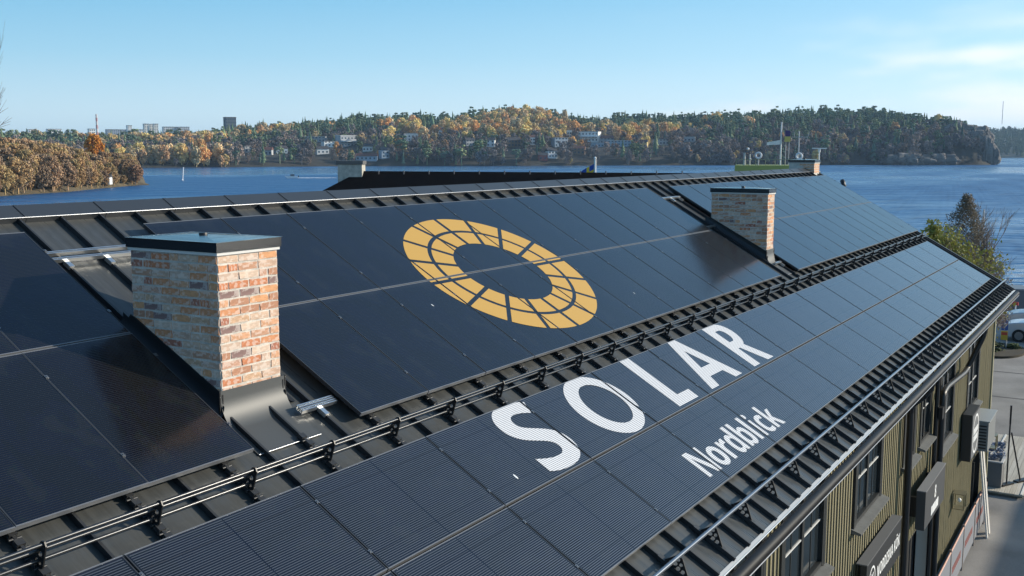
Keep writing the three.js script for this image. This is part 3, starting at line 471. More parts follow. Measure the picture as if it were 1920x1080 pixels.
function brickGeo(w, h, d, seed) { const g = new THREE.BoxGeometry(w, h, d, 2, 1, 1), p = g.attributes.position, r = (x, y, z) => hash(Math.round(x * 997) + 50, Math.round(y * 997) * 3 + Math.round(z * 997) * 7, seed); for (let i = 0; i < p.count; i++) { const x = p.getX(i), y = p.getY(i), z = p.getZ(i); p.setXYZ(i, x + (r(x, y, z) - 0.5) * 0.008, y + (r(y, z, x) - 0.5) * 0.008, z + (r(z, x, y) - 0.5) * 0.007); } g.computeVertexNormals(); return g; }
const bricksGeo = {}; function bgeo(w, seed) { const k = w.toFixed(2) + seed; return bricksGeo[k] ??= brickGeo(w - 0.003, 0.059, 0.1, seed); }
function sheetY(z) { const b = (z - SH * Math.sin(TH)) / Math.cos(TH); return G0 - b * Math.sin(TH) + SH * Math.cos(TH); }
function chimney(x0, x1, z0, z1, ytop, label, single, apron) {
  const o = new THREE.Group(); o.name = 'chimney'; o.userData.label = label; hall.add(o);
  const ylow = Math.min(sheetY(z1), sheetY(z0)) - 0.1, H = ytop - ylow;
  mesh('mortar_core', box(x0 + 0.0015, x1 - 0.0015, ylow, ytop, z0 + 0.0015, z1 - 0.0015), mortarM, o);
  const course = 0.0745, n = Math.floor(H / course), r = mulberry(Math.round(x0 * 100) + 9000), hidden = [], vis = [];
  for (let k = 0; k < n; k++) {
    const y = ytop - (k + 0.5) * course;
    const side = (len, place, show) => { let p = 0, first = true; while (p < len - 0.02) { let w = first && k % 2 ? 0.112 : (r() < 0.12 ? 0.112 : 0.232); first = false; if (p + w > len - 0.07) w = len - p; place(p + w / 2, w - 0.011, y, show); p += w; } };
    const add = (cx, cy, cz, w, rot, show) => { if (cy + 0.04 < sheetY(cz) + 0.12) return; const q = r(), m = brickM[Math.floor(q * tones.length)]; const g = bgeo(w, Math.floor(r() * 3)); if (show && single) { const b = mesh('brick', g, m, o); b.position.set(cx, cy, cz); b.rotation.y = rot; } else { const gg = g.clone(); gg.rotateY(rot); gg.translate(cx, cy, cz); (show ? vis : hidden).push(gg); } };
    const dd = 0.05 - 0.004, jig = () => (r() - 0.5) * 0.005;
    side(z1 - z0, (p, w) => add(x0 + dd + jig(), y, z1 - p, w, Math.PI / 2, true), true);     // face towards -x
    side(x1 - x0, (p, w) => add(x0 + p, y, z1 - dd + jig(), w, 0, true), true);               // face towards the eave
    side(z1 - z0, (p, w) => add(x1 - dd, y, z1 - p, w, Math.PI / 2, false), false);
    side(x1 - x0, (p, w) => add(x0 + p, y, z0 + dd, w, 0, false), false);
  }
  const hid = mesh('brick', merge(hidden), brickM[3], o); hid.userData.kind = 'stuff';
  if (vis.length) mesh('brick', merge(vis), brickM[2], o).userData.kind = 'stuff';
  // capping: cement strip, black sheet tray with a raised rim and a small vent
  mesh('cement_strip', box(x0 - 0.018, x1 + 0.018, ytop + 0.002, ytop + 0.026, z0 - 0.018, z1 + 0.018), M(0.66, 0.64, 0.6, 0.8), o);
  const top = new THREE.ConeGeometry(0.7071, 0.028, 4, 1); top.rotateY(Math.PI / 4); top.scale(x1 - x0 + 0.06, 1, z1 - z0 + 0.06); top.translate((x0 + x1) / 2, ytop + 0.125, (z0 + z1) / 2);
  mesh('cap', merge([box(x0 - 0.028, x1 + 0.028, ytop + 0.028, ytop + 0.108, z0 - 0.028, z1 + 0.028), box(x0 - 0.038, x1 + 0.038, ytop + 0.1085, ytop + 0.1125, z0 - 0.038, z1 + 0.038), top]), capM, o);
  const v = new THREE.CylinderGeometry(0.035, 0.04, 0.02, 14); v.translate((x0 + x1) / 2, ytop + 0.142, (z0 + z1) / 2); mesh('vent', v, blackM, o);
  if (!apron) return o;
  // flashing: side collars parallel to the roof, curved apron in front, saddle behind
  const col = (xa, xb) => { const g = prism([[z0 - 0.12, sheetY(z0 - 0.12) + 0.02], [z1 + 0.02, sheetY(z1 + 0.02) + 0.0], [z1 + 0.02, sheetY(z1) + 0.215], [z0 - 0.02, sheetY(z0) + 0.20]].map(p => [-p[0], p[1]]), xb - xa); g.rotateY(Math.PI / 2); g.translate(xa, 0, 0); return g; };
  const foot = s => { const pts = []; for (let i = 0; i <= 6; i++) { const a = i / 6 * Math.PI / 2; pts.push([0.16 * (1 - Math.cos(a)) * 0 + 0, 0]); } return pts; };
  mesh('side_flashing', col(x0 - 0.016, x0 - 0.004), blackM, o); mesh('side_flashing', col(x1 + 0.004, x1 + 0.016), blackM, o);
  // flared side foot
  const flare = (sx, x) => { const P = [], I = [], N = 6, K = 8; for (let j = 0; j <= K; j++) { const z = z0 - 0.12 + (z1 - z0 + 0.16) * j / K; for (let i = 0; i <= N; i++) { const a = i / N * Math.PI / 2; P.push(x + sx * 0.13 * (1 - Math.cos(a)) + sx * 0.016, sheetY(z) + 0.012 + 0.13 * (1 - Math.sin(a)), z); } } for (let j = 0; j < K; j++) for (let i = 0; i < N; i++) { const q = j * (N + 1) + i; I.push(q, q + 1, q + N + 1, q + 1, q + N + 2, q + N + 1); } const g = new THREE.BufferGeometry(); g.setAttribute('position', new THREE.Float32BufferAttribute(P, 3)); g.setAttribute('uv', new THREE.Float32BufferAttribute(P.flatMap((v, i) => i % 3 === 0 ? [P[i], P[i + 2]] : []), 2)); g.setIndex(I); g.computeVertexNormals(); return g; };
  const blackD = blackM.clone(); blackD.side = THREE.DoubleSide;
  mesh('flared_foot', flare(-1, x0), blackD, o); mesh('flared_foot', flare(1, x1), blackD, o);
  { const prof = [], hh = 0.25; const b1 = (z1 - SH * Math.sin(TH)) / Math.cos(TH); const zf = z1 + 0.016; prof.push([zf, sheetY(z1) + hh]); for (let i = 0; i <= 8; i++) { const t = i / 8, a = t * Math.PI / 2; prof.push([zf + 0.14 * (1 - Math.cos(a)), sheetY(zf + 0.14 * (1 - Math.cos(a))) + 0.014 + 0.17 * (1 - Math.sin(a))]); } const ze = zf + 0.42; prof.push([ze, sheetY(ze) + 0.014]);
    const P = [], U = [], I = []; prof.forEach((p, i) => { for (const x of [x0 - 0.03, x1 + 0.03]) { P.push(x, p[1], p[0]); U.push(x, i * 0.1); } }); for (let i = 0; i < prof.length - 1; i++) { const a = i * 2; I.push(a, a + 2, a + 1, a + 1, a + 2, a + 3); } const g = new THREE.BufferGeometry(); g.setAttribute('position', new THREE.Float32BufferAttribute(P, 3)); g.setAttribute('uv', new THREE.Float32BufferAttribute(U, 2)); g.setIndex(I); g.computeVertexNormals(); const fm = flashM.clone(); fm.side = THREE.DoubleSide; mesh('apron', g, fm, o); 
    mesh('apron_lip', bar([x0 - 0.03, sheetY(ze) + 0.016, ze], [x1 + 0.03, sheetY(ze) + 0.016, ze], 0.007, 6), trimM, o);
    mesh('apron_bracket', merge([box(x0 - 0.045, x0 - 0.031, sheetY(z1) - 0.03, sheetY(z1) + 0.25, z1 + 0.002, z1 + 0.02), box(x1 + 0.031, x1 + 0.045, sheetY(z1) - 0.03, sheetY(z1) + 0.25, z1 + 0.002, z1 + 0.02)]), blackM, o); }
  return o;
}
chimney(-2.26, -1.565, 1.29, 2.365, G0 - 0.115, 'large near brick chimney with black metal cap, sunlit on its front', true, true);
chimney(12.37, 12.79, 1.14, 2.33, G0 - 0.115, 'brick chimney halfway along the roof with a narrow sunlit face', true, true);
chimney(25.0, 25.6, -1.05, -0.25, G0 + 0.37, 'small brick chimney at the far end of the ridge', false, false);

// ------------------------------------------------------------------ solar panels
const RECTS = [];
function panelGeo(w, h) { const gl = new THREE.BoxGeometry(w - 0.021, 0.006, h - 0.021); const uv = gl.attributes.uv; gl.translate(0, -0.003, 0); const t = 0.010, d = -0.036, y = 0.0015;
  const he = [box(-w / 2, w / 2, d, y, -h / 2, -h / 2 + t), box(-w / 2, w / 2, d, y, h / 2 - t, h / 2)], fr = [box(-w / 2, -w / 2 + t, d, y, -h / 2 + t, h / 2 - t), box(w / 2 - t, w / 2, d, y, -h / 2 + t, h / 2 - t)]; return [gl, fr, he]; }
const [gP, fP, eP] = panelGeo(PW, PH), [gL, fL, eL] = panelGeo(LW, LH), litEdgeM = M(0.17, 0.175, 0.185, 0.42, { metalness: 0.25 });  // same frame on the ridge-parallel bars, with sunlight put into a paler colour
const clampG = merge([box(-0.014, 0.014, -0.001, 0.0045, -0.018, 0.018), (() => { const g = new THREE.CylinderGeometry(0.006, 0.006, 0.006, 8); g.translate(0, 0.007, 0); return g; })()]);
const clampM = M(0.22, 0.225, 0.23, 0.35, { metalness: 0.8 });
function panel(a0, b0, land, label, group, lastCol) {
  const w = land ? LW : PW, h = land ? LH : PH; const o = thing('solar_panel', label, 'solar panel', rp(a0 + w / 2, b0 + h / 2), 0, group); o.rotation.x = TH;
  const s = Math.round(a0 * 37 + b0 * 91); o.rotation.x += (hash(s, 1) - 0.5) * 0.005; o.rotation.z = (hash(s, 2) - 0.5) * 0.005;
  mesh('glass', land ? gL : gP, land ? pvLand : pvPort, o); for (const g of land ? fL : fP) mesh('frame', g, frameM, o); for (const g of land ? eL : eP) mesh('lit_frame_edge', g, litEdgeM, o);
  for (const f of [-0.3, 0.3]) { const c = mesh('clamp', clampG, clampM, o); c.position.set(w / 2 + 0.0075, 0.001, f * h); }
  RECTS.push([a0 + 0.01, a0 + w - 0.01, b0 + 0.01, b0 + h - 0.01]);
}
const rowsU = [[0.0, 'upper row'], [1.662, 'second row']];
for (const [b, rn] of rowsU) {
  for (let k = 0; k < 3; k++) panel(-2.41 - PW - k * 1.043, b, false, `black upright solar panel, ${rn}, ${ORD[k]} one left of the near brick chimney`, 'upright solar panels left of the near chimney');
  for (let k = 0; k < 12; k++) panel(-1.06 + k * 1.06, b, false, `black upright solar panel, ${rn}, ${ORD[k]} one right of the near brick chimney`, 'upright solar panels between the chimneys');
  for (let k = 0; k < 12; k++) panel(12.83 + k * 1.055, b, false, `bluish upright solar panel, ${rn}, ${ORD[k]} one right of the middle chimney`, 'upright solar panels beyond the middle chimney');
}
for (const [b, rn] of [[3.8105, 'upper'], [4.8475, 'lower']]) for (let k = -1; k < 17; k++) panel(-4.04 + 0.007 + k * 1.683, b, true, `wide solar panel in the ${rn} row below the snow guard, ${ORD[16 - k]} from far end`, 'wide solar panels along the eave');
// bare mounting rails in the gaps beside the chimneys
function railThing(a0, a1, bs, label) { const o = thing('mounting_rail', label, 'rail', [0, G0, 0], 0, 'bare aluminium mounting rails'); o.rotation.x = TH; const gs = [];
  for (const b of bs) { gs.push(box(a0, a1, -0.082, -0.042, b - 0.018, b - 0.006), box(a0, a1, -0.082, -0.042, b + 0.006, b + 0.018), box(a0, a1, -0.0819, -0.072, b - 0.0058, b + 0.0058)); } part('rail', gs, alu, o);
  for (const b of bs.slice(-1)) for (let k = -23; k < 53; k++) { const x = SEAM0 + k * SEAM; if (x > a0 + 0.02 && x < a1 - 0.02) { const f = mesh('foot', merge([box(x - 0.02, x + 0.02, -0.0825, SH + 0.04, b + 0.0185, b + 0.1), box(x - 0.025, x + 0.025, SH + 0.03, SH + 0.07, b + 0.02, b + 0.12)]), alu, o); } } }
railThing(-2.38, -1.09, [0.30, 0.405], 'double aluminium rail crossing the bare strip above the near chimney');
railThing(-1.56, -1.09, [2.97, 3.02], 'short bright aluminium rail end right of the near chimney base');
railThing(11.7, 12.8, [0.34], 'short aluminium rail above the middle chimney');
railThing(12.82 - 0.4, 12.8, [2.92], 'short aluminium rail below the middle chimney');
railThing(11.7, 12.3, [1.47], 'aluminium rail stub touching the upslope side of the middle chimney');

// ------------------------------------------------------------------ lettering and emblem painted on the glass (clipped to the glass of each panel)
function clipTri(poly, r) { const cut = (P, f) => { const out = []; for (let i = 0; i < P.length; i++) { const a = P[i], b = P[(i + 1) % P.length], da = f(a), db = f(b); if (da >= 0) out.push(a); if ((da >= 0) !== (db >= 0)) { const t = da / (da - db); out.push([mixv(a[0], b[0], t), mixv(a[1], b[1], t)]); } } return out; };
  for (const f of [p => p[0] - r[0], p => r[1] - p[0], p => p[1] - r[2], p => r[3] - p[1]]) { poly = cut(poly, f); if (!poly.length) return poly; } return poly; }
function painted(shapes, map, h = 0.0022) { // shapes in their own plane; map -> roof (a, b)
  const g = new THREE.ShapeGeometry(shapes, 20), p = g.attributes.position, ix = g.index, P = [], U = [];
  for (let i = 0; i < ix.count; i += 3) { const tri = [0, 1, 2].map(k => map(p.getX(ix.getX(i + k)), p.getY(ix.getX(i + k)))); 
    const ar = (tri[1][0] - tri[0][0]) * (tri[2][1] - tri[0][1]) - (tri[1][1] - tri[0][1]) * (tri[2][0] - tri[0][0]); if (ar > 0) tri.reverse();
    for (const r of RECTS) { const q = clipTri(tri, r); for (let k = 1; k + 1 < q.length; k++) for (const v of [q[0], q[k], q[k + 1]]) { P.push(v[0], h, v[1]); U.push((v[0] - r[0]) , (v[1] - r[2])); } } }
  const o = new THREE.BufferGeometry(); o.setAttribute('position', new THREE.Float32BufferAttribute(P, 3)); o.setAttribute('uv', new THREE.Float32BufferAttribute(U, 2)); o.setAttribute('normal', new THREE.Float32BufferAttribute(P.map((_, i) => i % 3 === 1 ? 1 : 0), 3)); return o;
}
const poly = pts => new THREE.Shape(pts.map(p => new THREE.Vector2(...p)));
const wireT = dataTex(8, 64, (u, v) => { const t = Math.abs(v - 0.5); const d = t < 0.19 ? 0.30 : 1; return [d, d, d]; });
wireT.repeat.set(1, 1 / 0.0205);
const paintW = M(0.72, 0.72, 0.73, 0.55, { map: wireT, side: THREE.DoubleSide });
const paintO = M(0.53, 0.305, 0.062, 0.6, { side: THREE.DoubleSide });
const paintObj = (name, label, cat) => { const o = thing(name, label, cat, [0, G0, 0]); o.rotation.x = TH; return o; };
{
  const o = paintObj('large_lettering', 'large white capital letters painted across the lower solar panels', 'lettering'), id = (x, y) => [x, y];
  const glyph = (ch, x0, x1, b0, b1) => { const sh = font.generateShapes(ch, 1); const bb = new THREE.Box2(); sh.forEach(s => s.getPoints(12).forEach(p => bb.expandByPoint(p))); return painted(sh, (x, y) => [mixv(x0, x1, (x - bb.min.x) / (bb.max.x - bb.min.x)), mixv(b1, b0, (y - bb.min.y) / (bb.max.y - bb.min.y))]); };
  mesh('letter', glyph('S', 0.28, 1.06, 3.79, 4.785), paintW, o);
  const ell = (x, y, a, b) => Array.from({ length: 64 }, (_, i) => new THREE.Vector2(x + a * Math.cos(i * Math.PI / 32), y + b * Math.sin(i * Math.PI / 32))); const O = new THREE.Shape(ell(2.22, 4.295, 0.585, 0.50)); O.holes.push(new THREE.Path(ell(2.255, 4.295, 0.365, 0.345))); mesh('letter', painted([O], id), paintW, o);
  mesh('letter', painted([poly([[3.47, 3.82], [3.725, 3.82], [3.725, 4.605], [4.09, 4.605], [4.09, 4.77], [3.47, 4.77]])], id), paintW, o);
  const A = poly([[5.01, 3.815], [5.25, 3.815], [5.755, 4.77], [5.495, 4.77], [5.395, 4.58], [4.885, 4.58], [4.845, 4.77], [4.58, 4.77]]); const ah = new THREE.Path([[5.13, 4.06], [4.99, 4.41], [5.36, 4.41]].map(p => new THREE.Vector2(...p))); A.holes.push(ah); mesh('letter', painted([poly([[5.01, 3.815], [5.25, 3.815], [5.755, 4.77], [5.495, 4.77], [5.395, 4.585], [4.925, 4.585], [4.845, 4.77], [4.58, 4.77]])].map(s => { s.holes.push(new THREE.Path([[5.125, 4.05], [4.985, 4.41], [5.315, 4.41]].map(p => new THREE.Vector2(...p)))); return s; }), id), paintW, o);
  const R = new THREE.Shape(); R.moveTo(6.30, 3.805); R.lineTo(6.66, 3.805); R.bezierCurveTo(6.95, 3.805, 7.06, 3.94, 7.06, 4.08); R.bezierCurveTo(7.06, 4.21, 6.98, 4.31, 6.86, 4.35); R.lineTo(7.19, 4.77); R.lineTo(6.92, 4.77); R.lineTo(6.62, 4.38); R.lineTo(6.55, 4.38); R.lineTo(6.55, 4.77); R.lineTo(6.30, 4.77);
  const rh = new THREE.Path(); rh.moveTo(6.55, 3.95); rh.lineTo(6.55, 4.225); rh.lineTo(6.66, 4.225); rh.bezierCurveTo(6.86, 4.225, 6.86, 3.95, 6.66, 3.95); R.holes.push(rh); mesh('letter', painted([R], id), paintW, o);
}
{
  const o = paintObj('small_lettering', 'smaller white name painted under the large letters near the eave', 'lettering'); const str = 'Nordblick', sz = 1; let adv = 0; const items = [];
  for (const ch of str) { items.push([ch, adv]); adv += font.data.glyphs[ch].ha / font.data.resolution * sz * 0.93; }
  const bk = new THREE.Box2(); font.generateShapes('k', sz).forEach(q => q.getPoints(8).forEach(p => bk.expandByPoint(p))); const x0 = 2.345, x1 = 5.15, capH = bk.max.y, bTop = 5.29, bBase = 5.715;
  for (const [ch, a] of items) mesh('letter', painted(font.generateShapes(ch, sz), (x, y) => [x0 + (x + a - 0.06) / (adv - 0.06) * (x1 - x0), bBase - y / capH * (bBase - bTop)]), paintW, o);
}
{
  const o = paintObj('sun_emblem', 'orange tiled oval ring emblem painted on the upper panels', 'emblem'); const cx = 3.625, cb = 1.73, RX = 1.65, RB = 1.315, gap = 0.043;
  const ring = (r0, r1, k) => { const c = (k + 0.5) * Math.PI / 8, hw = Math.PI / 16, pts = []; const edge = (r, s) => { const d = Math.asin(gap / 2 / r); return c + s * (hw - d); }; const n = 8;
    const a0 = edge(r1, -1), a1 = edge(r1, 1); for (let i = 0; i <= n; i++) { const a = mixv(a0, a1, i / n); pts.push([Math.cos(a) * r1, Math.sin(a) * r1]); } const c0 = edge(r0, 1), c1 = edge(r0, -1); for (let i = 0; i <= n; i++) { const a = mixv(c0, c1, i / n); pts.push([Math.cos(a) * r0, Math.sin(a) * r0]); } return poly(pts); };
  for (let k = 0; k < 16; k++) for (const [a, b] of [[0.77, 1], [0.515, 0.73]]) mesh('emblem_tile', painted([ring(a, b, k)], (x, y) => [cx + x * RX, cb - y * RB]), paintO, o);
}
{ // droppings on the glass
  [[-0.2, 4.61, 0.024, 'white dropping on the wide panel below the snow guard left of the letters'], [1.52, 2.1, 0.016, 'tiny pale dropping on the dark panel left of the ring emblem'], [5.9, 2.75, 0.014, 'tiny pale dropping low on a panel right of the ring emblem']].forEach(([a, b, q, l]) => { const g = new THREE.SphereGeometry(q, 10, 6); g.scale(0.6, 0.12, 1.5); const o = thing('bird_dropping', l, 'bird dropping', rp(a, b, 0.002)); o.rotation.x = TH; part('spot', g, whiteM, o); });
}
// ------------------------------------------------------------------ signs, lamps and things along the front wall
const ZW = 5.2;
function text(str, x0, y0, h, z, stretch = 1) { const g = new THREE.ShapeGeometry(font.generateShapes(str, h), 6); g.scale(stretch, 1, 1); g.translate(x0, y0, z); return g; }
const signM = M(0.022, 0.023, 0.024, 0.5), letM = M(0.8, 0.8, 0.78, 0.6);
{
  const a = thing('wall_sign', 'long black sign with white lettering and round logo between windows', 'sign', [0, 0, 0]);
  part('board', box(8.45, 11.15, 3.33, 4.05, ZW + 0.10, ZW + 0.20), signM, a); part('rim', box(8.44, 11.16, 4.051, 4.07, ZW + 0.03, ZW + 0.21), M(0.12, 0.12, 0.12), a);
  part('lettering', text('NORDISKA KÖK', 9.22, 3.56, 0.22, ZW + 0.204, 0.82), letM, a);
  const ring = new THREE.RingGeometry(0.19, 0.225, 28); ring.translate(8.86, 3.69, ZW + 0.204); part('logo_ring', [ring, (() => { const g = new THREE.ShapeGeometry(font.generateShapes('K', 0.2)); g.translate(8.79, 3.59, ZW + 0.204); return g; })()], letM, a);
  const b = thing('wall_sign', 'square grey sign with white symbol above the dark doorway', 'sign', [0, 0, 0]);
  part('board', box(12.75, 15.0, 3.30, 4.08, ZW + 0.17, ZW + 0.34), M(0.05, 0.052, 0.055, 0.55), b); part('rim', box(12.74, 15.01, 4.081, 4.10, ZW + 0.17, ZW + 0.35), M(0.2, 0.2, 0.2), b);
  part('symbol', [text('8', 13.75, 3.68, 0.26, ZW + 0.344), ...Array.from({ length: 5 }, (_, i) => box(13.45 + i * 0.165, 13.58 + i * 0.165, 3.40, 3.58, ZW + 0.3405, ZW + 0.346))], letM, b);
  for (const x of [12.9, 14.7]) part('bracket', box(x, x + 0.1, 3.5, 3.9, ZW + 0.01, ZW + 0.169), blackM, b);
  const c = thing('round_sign', 'dark box sign with a white oval ring near the building corner', 'sign', [0, 0, 0]);
  part('board', box(19.45, 20.75, 2.95, 4.15, ZW + 0.03, ZW + 0.26), signM, c); part('face', box(19.5, 20.7, 3.0, 4.1, ZW + 0.2605, ZW + 0.268), M(0.16, 0.165, 0.17, 0.5), c);
  const rg = new THREE.RingGeometry(0.45, 0.51, 40); rg.translate(20.1, 3.55, ZW + 0.272); part('ring', rg, letM, c); part('lettering', Array.from({ length: 8 }, (_, i) => box(19.76 + (i % 4) * 0.18, 19.90 + (i % 4) * 0.18, i < 4 ? 3.57 : 3.37, i < 4 ? 3.72 : 3.52, ZW + 0.2685, ZW + 0.273)), letM, c);
  const d = thing('vent_hood', 'grey metal ventilation box on the wall beside the round sign', 'vent', [0, 0, 0]);
  part('casing', box(21.4, 22.9, 2.75, 3.55, ZW + 0.02, ZW + 0.42), M(0.20, 0.21, 0.21, 0.5), d); part('grille', Array.from({ length: 8 }, (_, i) => box(21.39, 21.396, 2.82 + i * 0.085, 2.86 + i * 0.085, ZW + 0.06, ZW + 0.38)), blackM, d); part('lid', box(21.38, 22.92, 3.551, 3.58, ZW + 0.02, ZW + 0.45), M(0.34, 0.36, 0.36, 0.45), d);
  const lamp = (x, y, label) => { const o = thing('wall_lantern', label, 'lantern', [x, y, ZW + 0.02], 0); const w = 0.16, h = 0.36, d = 0.26, t = 0.014, gs = []; for (const sx of [-1, 1]) for (const zz of [0.02, d]) gs.push(box(sx * w - t, sx * w + t, -h / 2, h / 2, zz - t, zz + t)); gs.push(box(-w - t, w + t, h / 2, h / 2 + 0.02, 0.005, d + t + 0.001), box(-w - t, w + t, -h / 2 - 0.02, -h / 2, 0.005, d + t + 0.001)); part('cage', gs, M(0.28, 0.25, 0.16, 0.4, { metalness: 0.6 }), o); const g = new THREE.SphereGeometry(0.055, 14, 10); g.translate(0, 0, 0.13); part('bulb', g, M(0.85, 0.83, 0.78, 0.25), o); part('back_plate', box(-w, w, -h / 2, h / 2, -0.018, 0.004), M(0.35, 0.31, 0.2, 0.6), o); };
  lamp(18.75, 2.15, 'square brass wall lantern beside the grey banner at the wall foot'); lamp(24.8, 2.2, 'square brass wall lantern by the far corner of the building');
  // leaning planks
  const pl = (x, lean, label) => { const o = thing('leaning_plank', label, 'plank', [x, 0.0, ZW + 0.42], 0, 'planks leaning on the wall'); const g = box(-0.10, 0.10, 0, 2.75, -0.02, 0.02); const m = part('plank', g, M(0.60, 0.57, 0.52, 0.7), o); m.rotation.x = -0.12; o.rotation.y = lean; };
  pl(22.55, 0.05, 'left pale plank leaning against the wall near the corner'); pl(22.95, -0.04, 'right pale plank leaning against the wall near the corner');
  // banner board along the wall foot
  const bn = thing('banner_fence', 'low grey banner with red lettering standing along the wall foot', 'banner', [0, 0, 0]);
  const cv = M(0.20, 0.21, 0.235, 0.8, { side: THREE.DoubleSide });
  for (let k = 0; k < 4; k++) { const xa = 15.7 + k * 2.0; part('cloth_panel', box(xa + 0.02, xa + 1.96, 0.12, 1.12, ZW + 0.16, ZW + 0.18), cv, bn); part('post', bar([xa, 0, ZW + 0.17], [xa, 1.22, ZW + 0.17], 0.03), M(0.25, 0.2, 0.17, 0.7), bn); part('lettering', Array.from({ length: 8 }, (_, i) => box(xa + 0.3 + i * 0.17, xa + 0.42 + i * 0.17, 0.5, 0.68, ZW + 0.1805, ZW + 0.186)), M(0.26, 0.10, 0.09, 0.8), bn); part('tarpaulin', box(xa + 0.02, xa + 1.96, 0.95, 0.97, ZW + 0.04, ZW + 0.159), M(0.09, 0.17, 0.24, 0.7), bn); }
  part('post', bar([23.7, 0, ZW + 0.17], [23.7, 1.28, ZW + 0.17], 0.05), M(0.6, 0.45, 0.36, 0.7), bn); part('post_cap', bar([23.7, 1.281, ZW + 0.17], [23.7, 1.38, ZW + 0.17], 0.07), blackM, bn);
  part('handrail', bar([15.6, 1.15, ZW + 0.17], [23.7, 1.15, ZW + 0.17], 0.022), M(0.6, 0.34, 0.25, 0.6), bn);
}
{ // timber deck, bin and A-board beyond the corner
  const dk = thing('timber_deck', 'pale timber deck beyond the building corner', 'deck', [26.6, 0, 2.4]); const wm = [0, 1, 2].map(k => M(0.70 - k * 0.05, 0.64 - k * 0.05, 0.54 - k * 0.05, 0.85, { map: dusty }));
  for (let k = 0; k < 26; k++) part('plank', box(0, 7.4, 0.10, 0.14 + (k % 3) * 0.002, k * 0.145, k * 0.145 + 0.138), wm[(k * 7) % 3], dk); part('joist', [0.2, 2.5, 4.9, 7.1].map(x => box(x, x + 0.1, 0, 0.099, 0, 3.7)), wm[2], dk);
  for (const z of [1.2, 2.4, 3.65]) part('edge_strip', box(0, 7.4, 0.145, 0.165, z, z + 0.06), M(0.72, 0.69, 0.62, 0.7), dk);
  const bi = thing('planter_box', 'grey planter box with white edges on the deck', 'planter', [27.35, 0.15, 5.15]); part('box', box(-0.35, 0.35, 0, 0.8, -0.3, 0.3), M(0.15, 0.15, 0.15, 0.7), bi); part('rim', [box(-0.38, 0.38, 0.801, 0.84, -0.33, -0.25), box(-0.38, 0.38, 0.801, 0.84, 0.25, 0.33), box(-0.38, -0.3, 0.801, 0.84, -0.249, 0.249), box(0.3, 0.38, 0.801, 0.84, -0.249, 0.249)], M(0.55, 0.55, 0.54), bi); part('foliage', (() => { const g = clumpTree(555, 30).clone(); g.scale(1.2, 0.7, 1.2); g.translate(0, 0.7, 0); return g; })(), M(0.20, 0.24, 0.33, 0.9, { side: THREE.DoubleSide }), bi);
  const ab = thing('sign_stand', 'black folding sign stand with flat feet on the deck', 'sign stand', [27.9, 0.15, 5.55], -0.5); part('leg', bar([-0.35, 0.03, 0.2], [-0.05, 1.9, 0], 0.025), blackM, ab); part('leg', bar([0.35, 0.03, 0.2], [0.05, 1.6, 0], 0.025), blackM, ab); part('foot', box(-0.65, -0.1, 0, 0.05, 0.12, 0.3), blackM, ab); part('foot', box(0.1, 0.65, 0, 0.05, 0.12, 0.3), blackM, ab); part('rod', bar([-0.05, 1.9, 0], [-0.05, 2.5, 0], 0.03), blackM, ab);
}
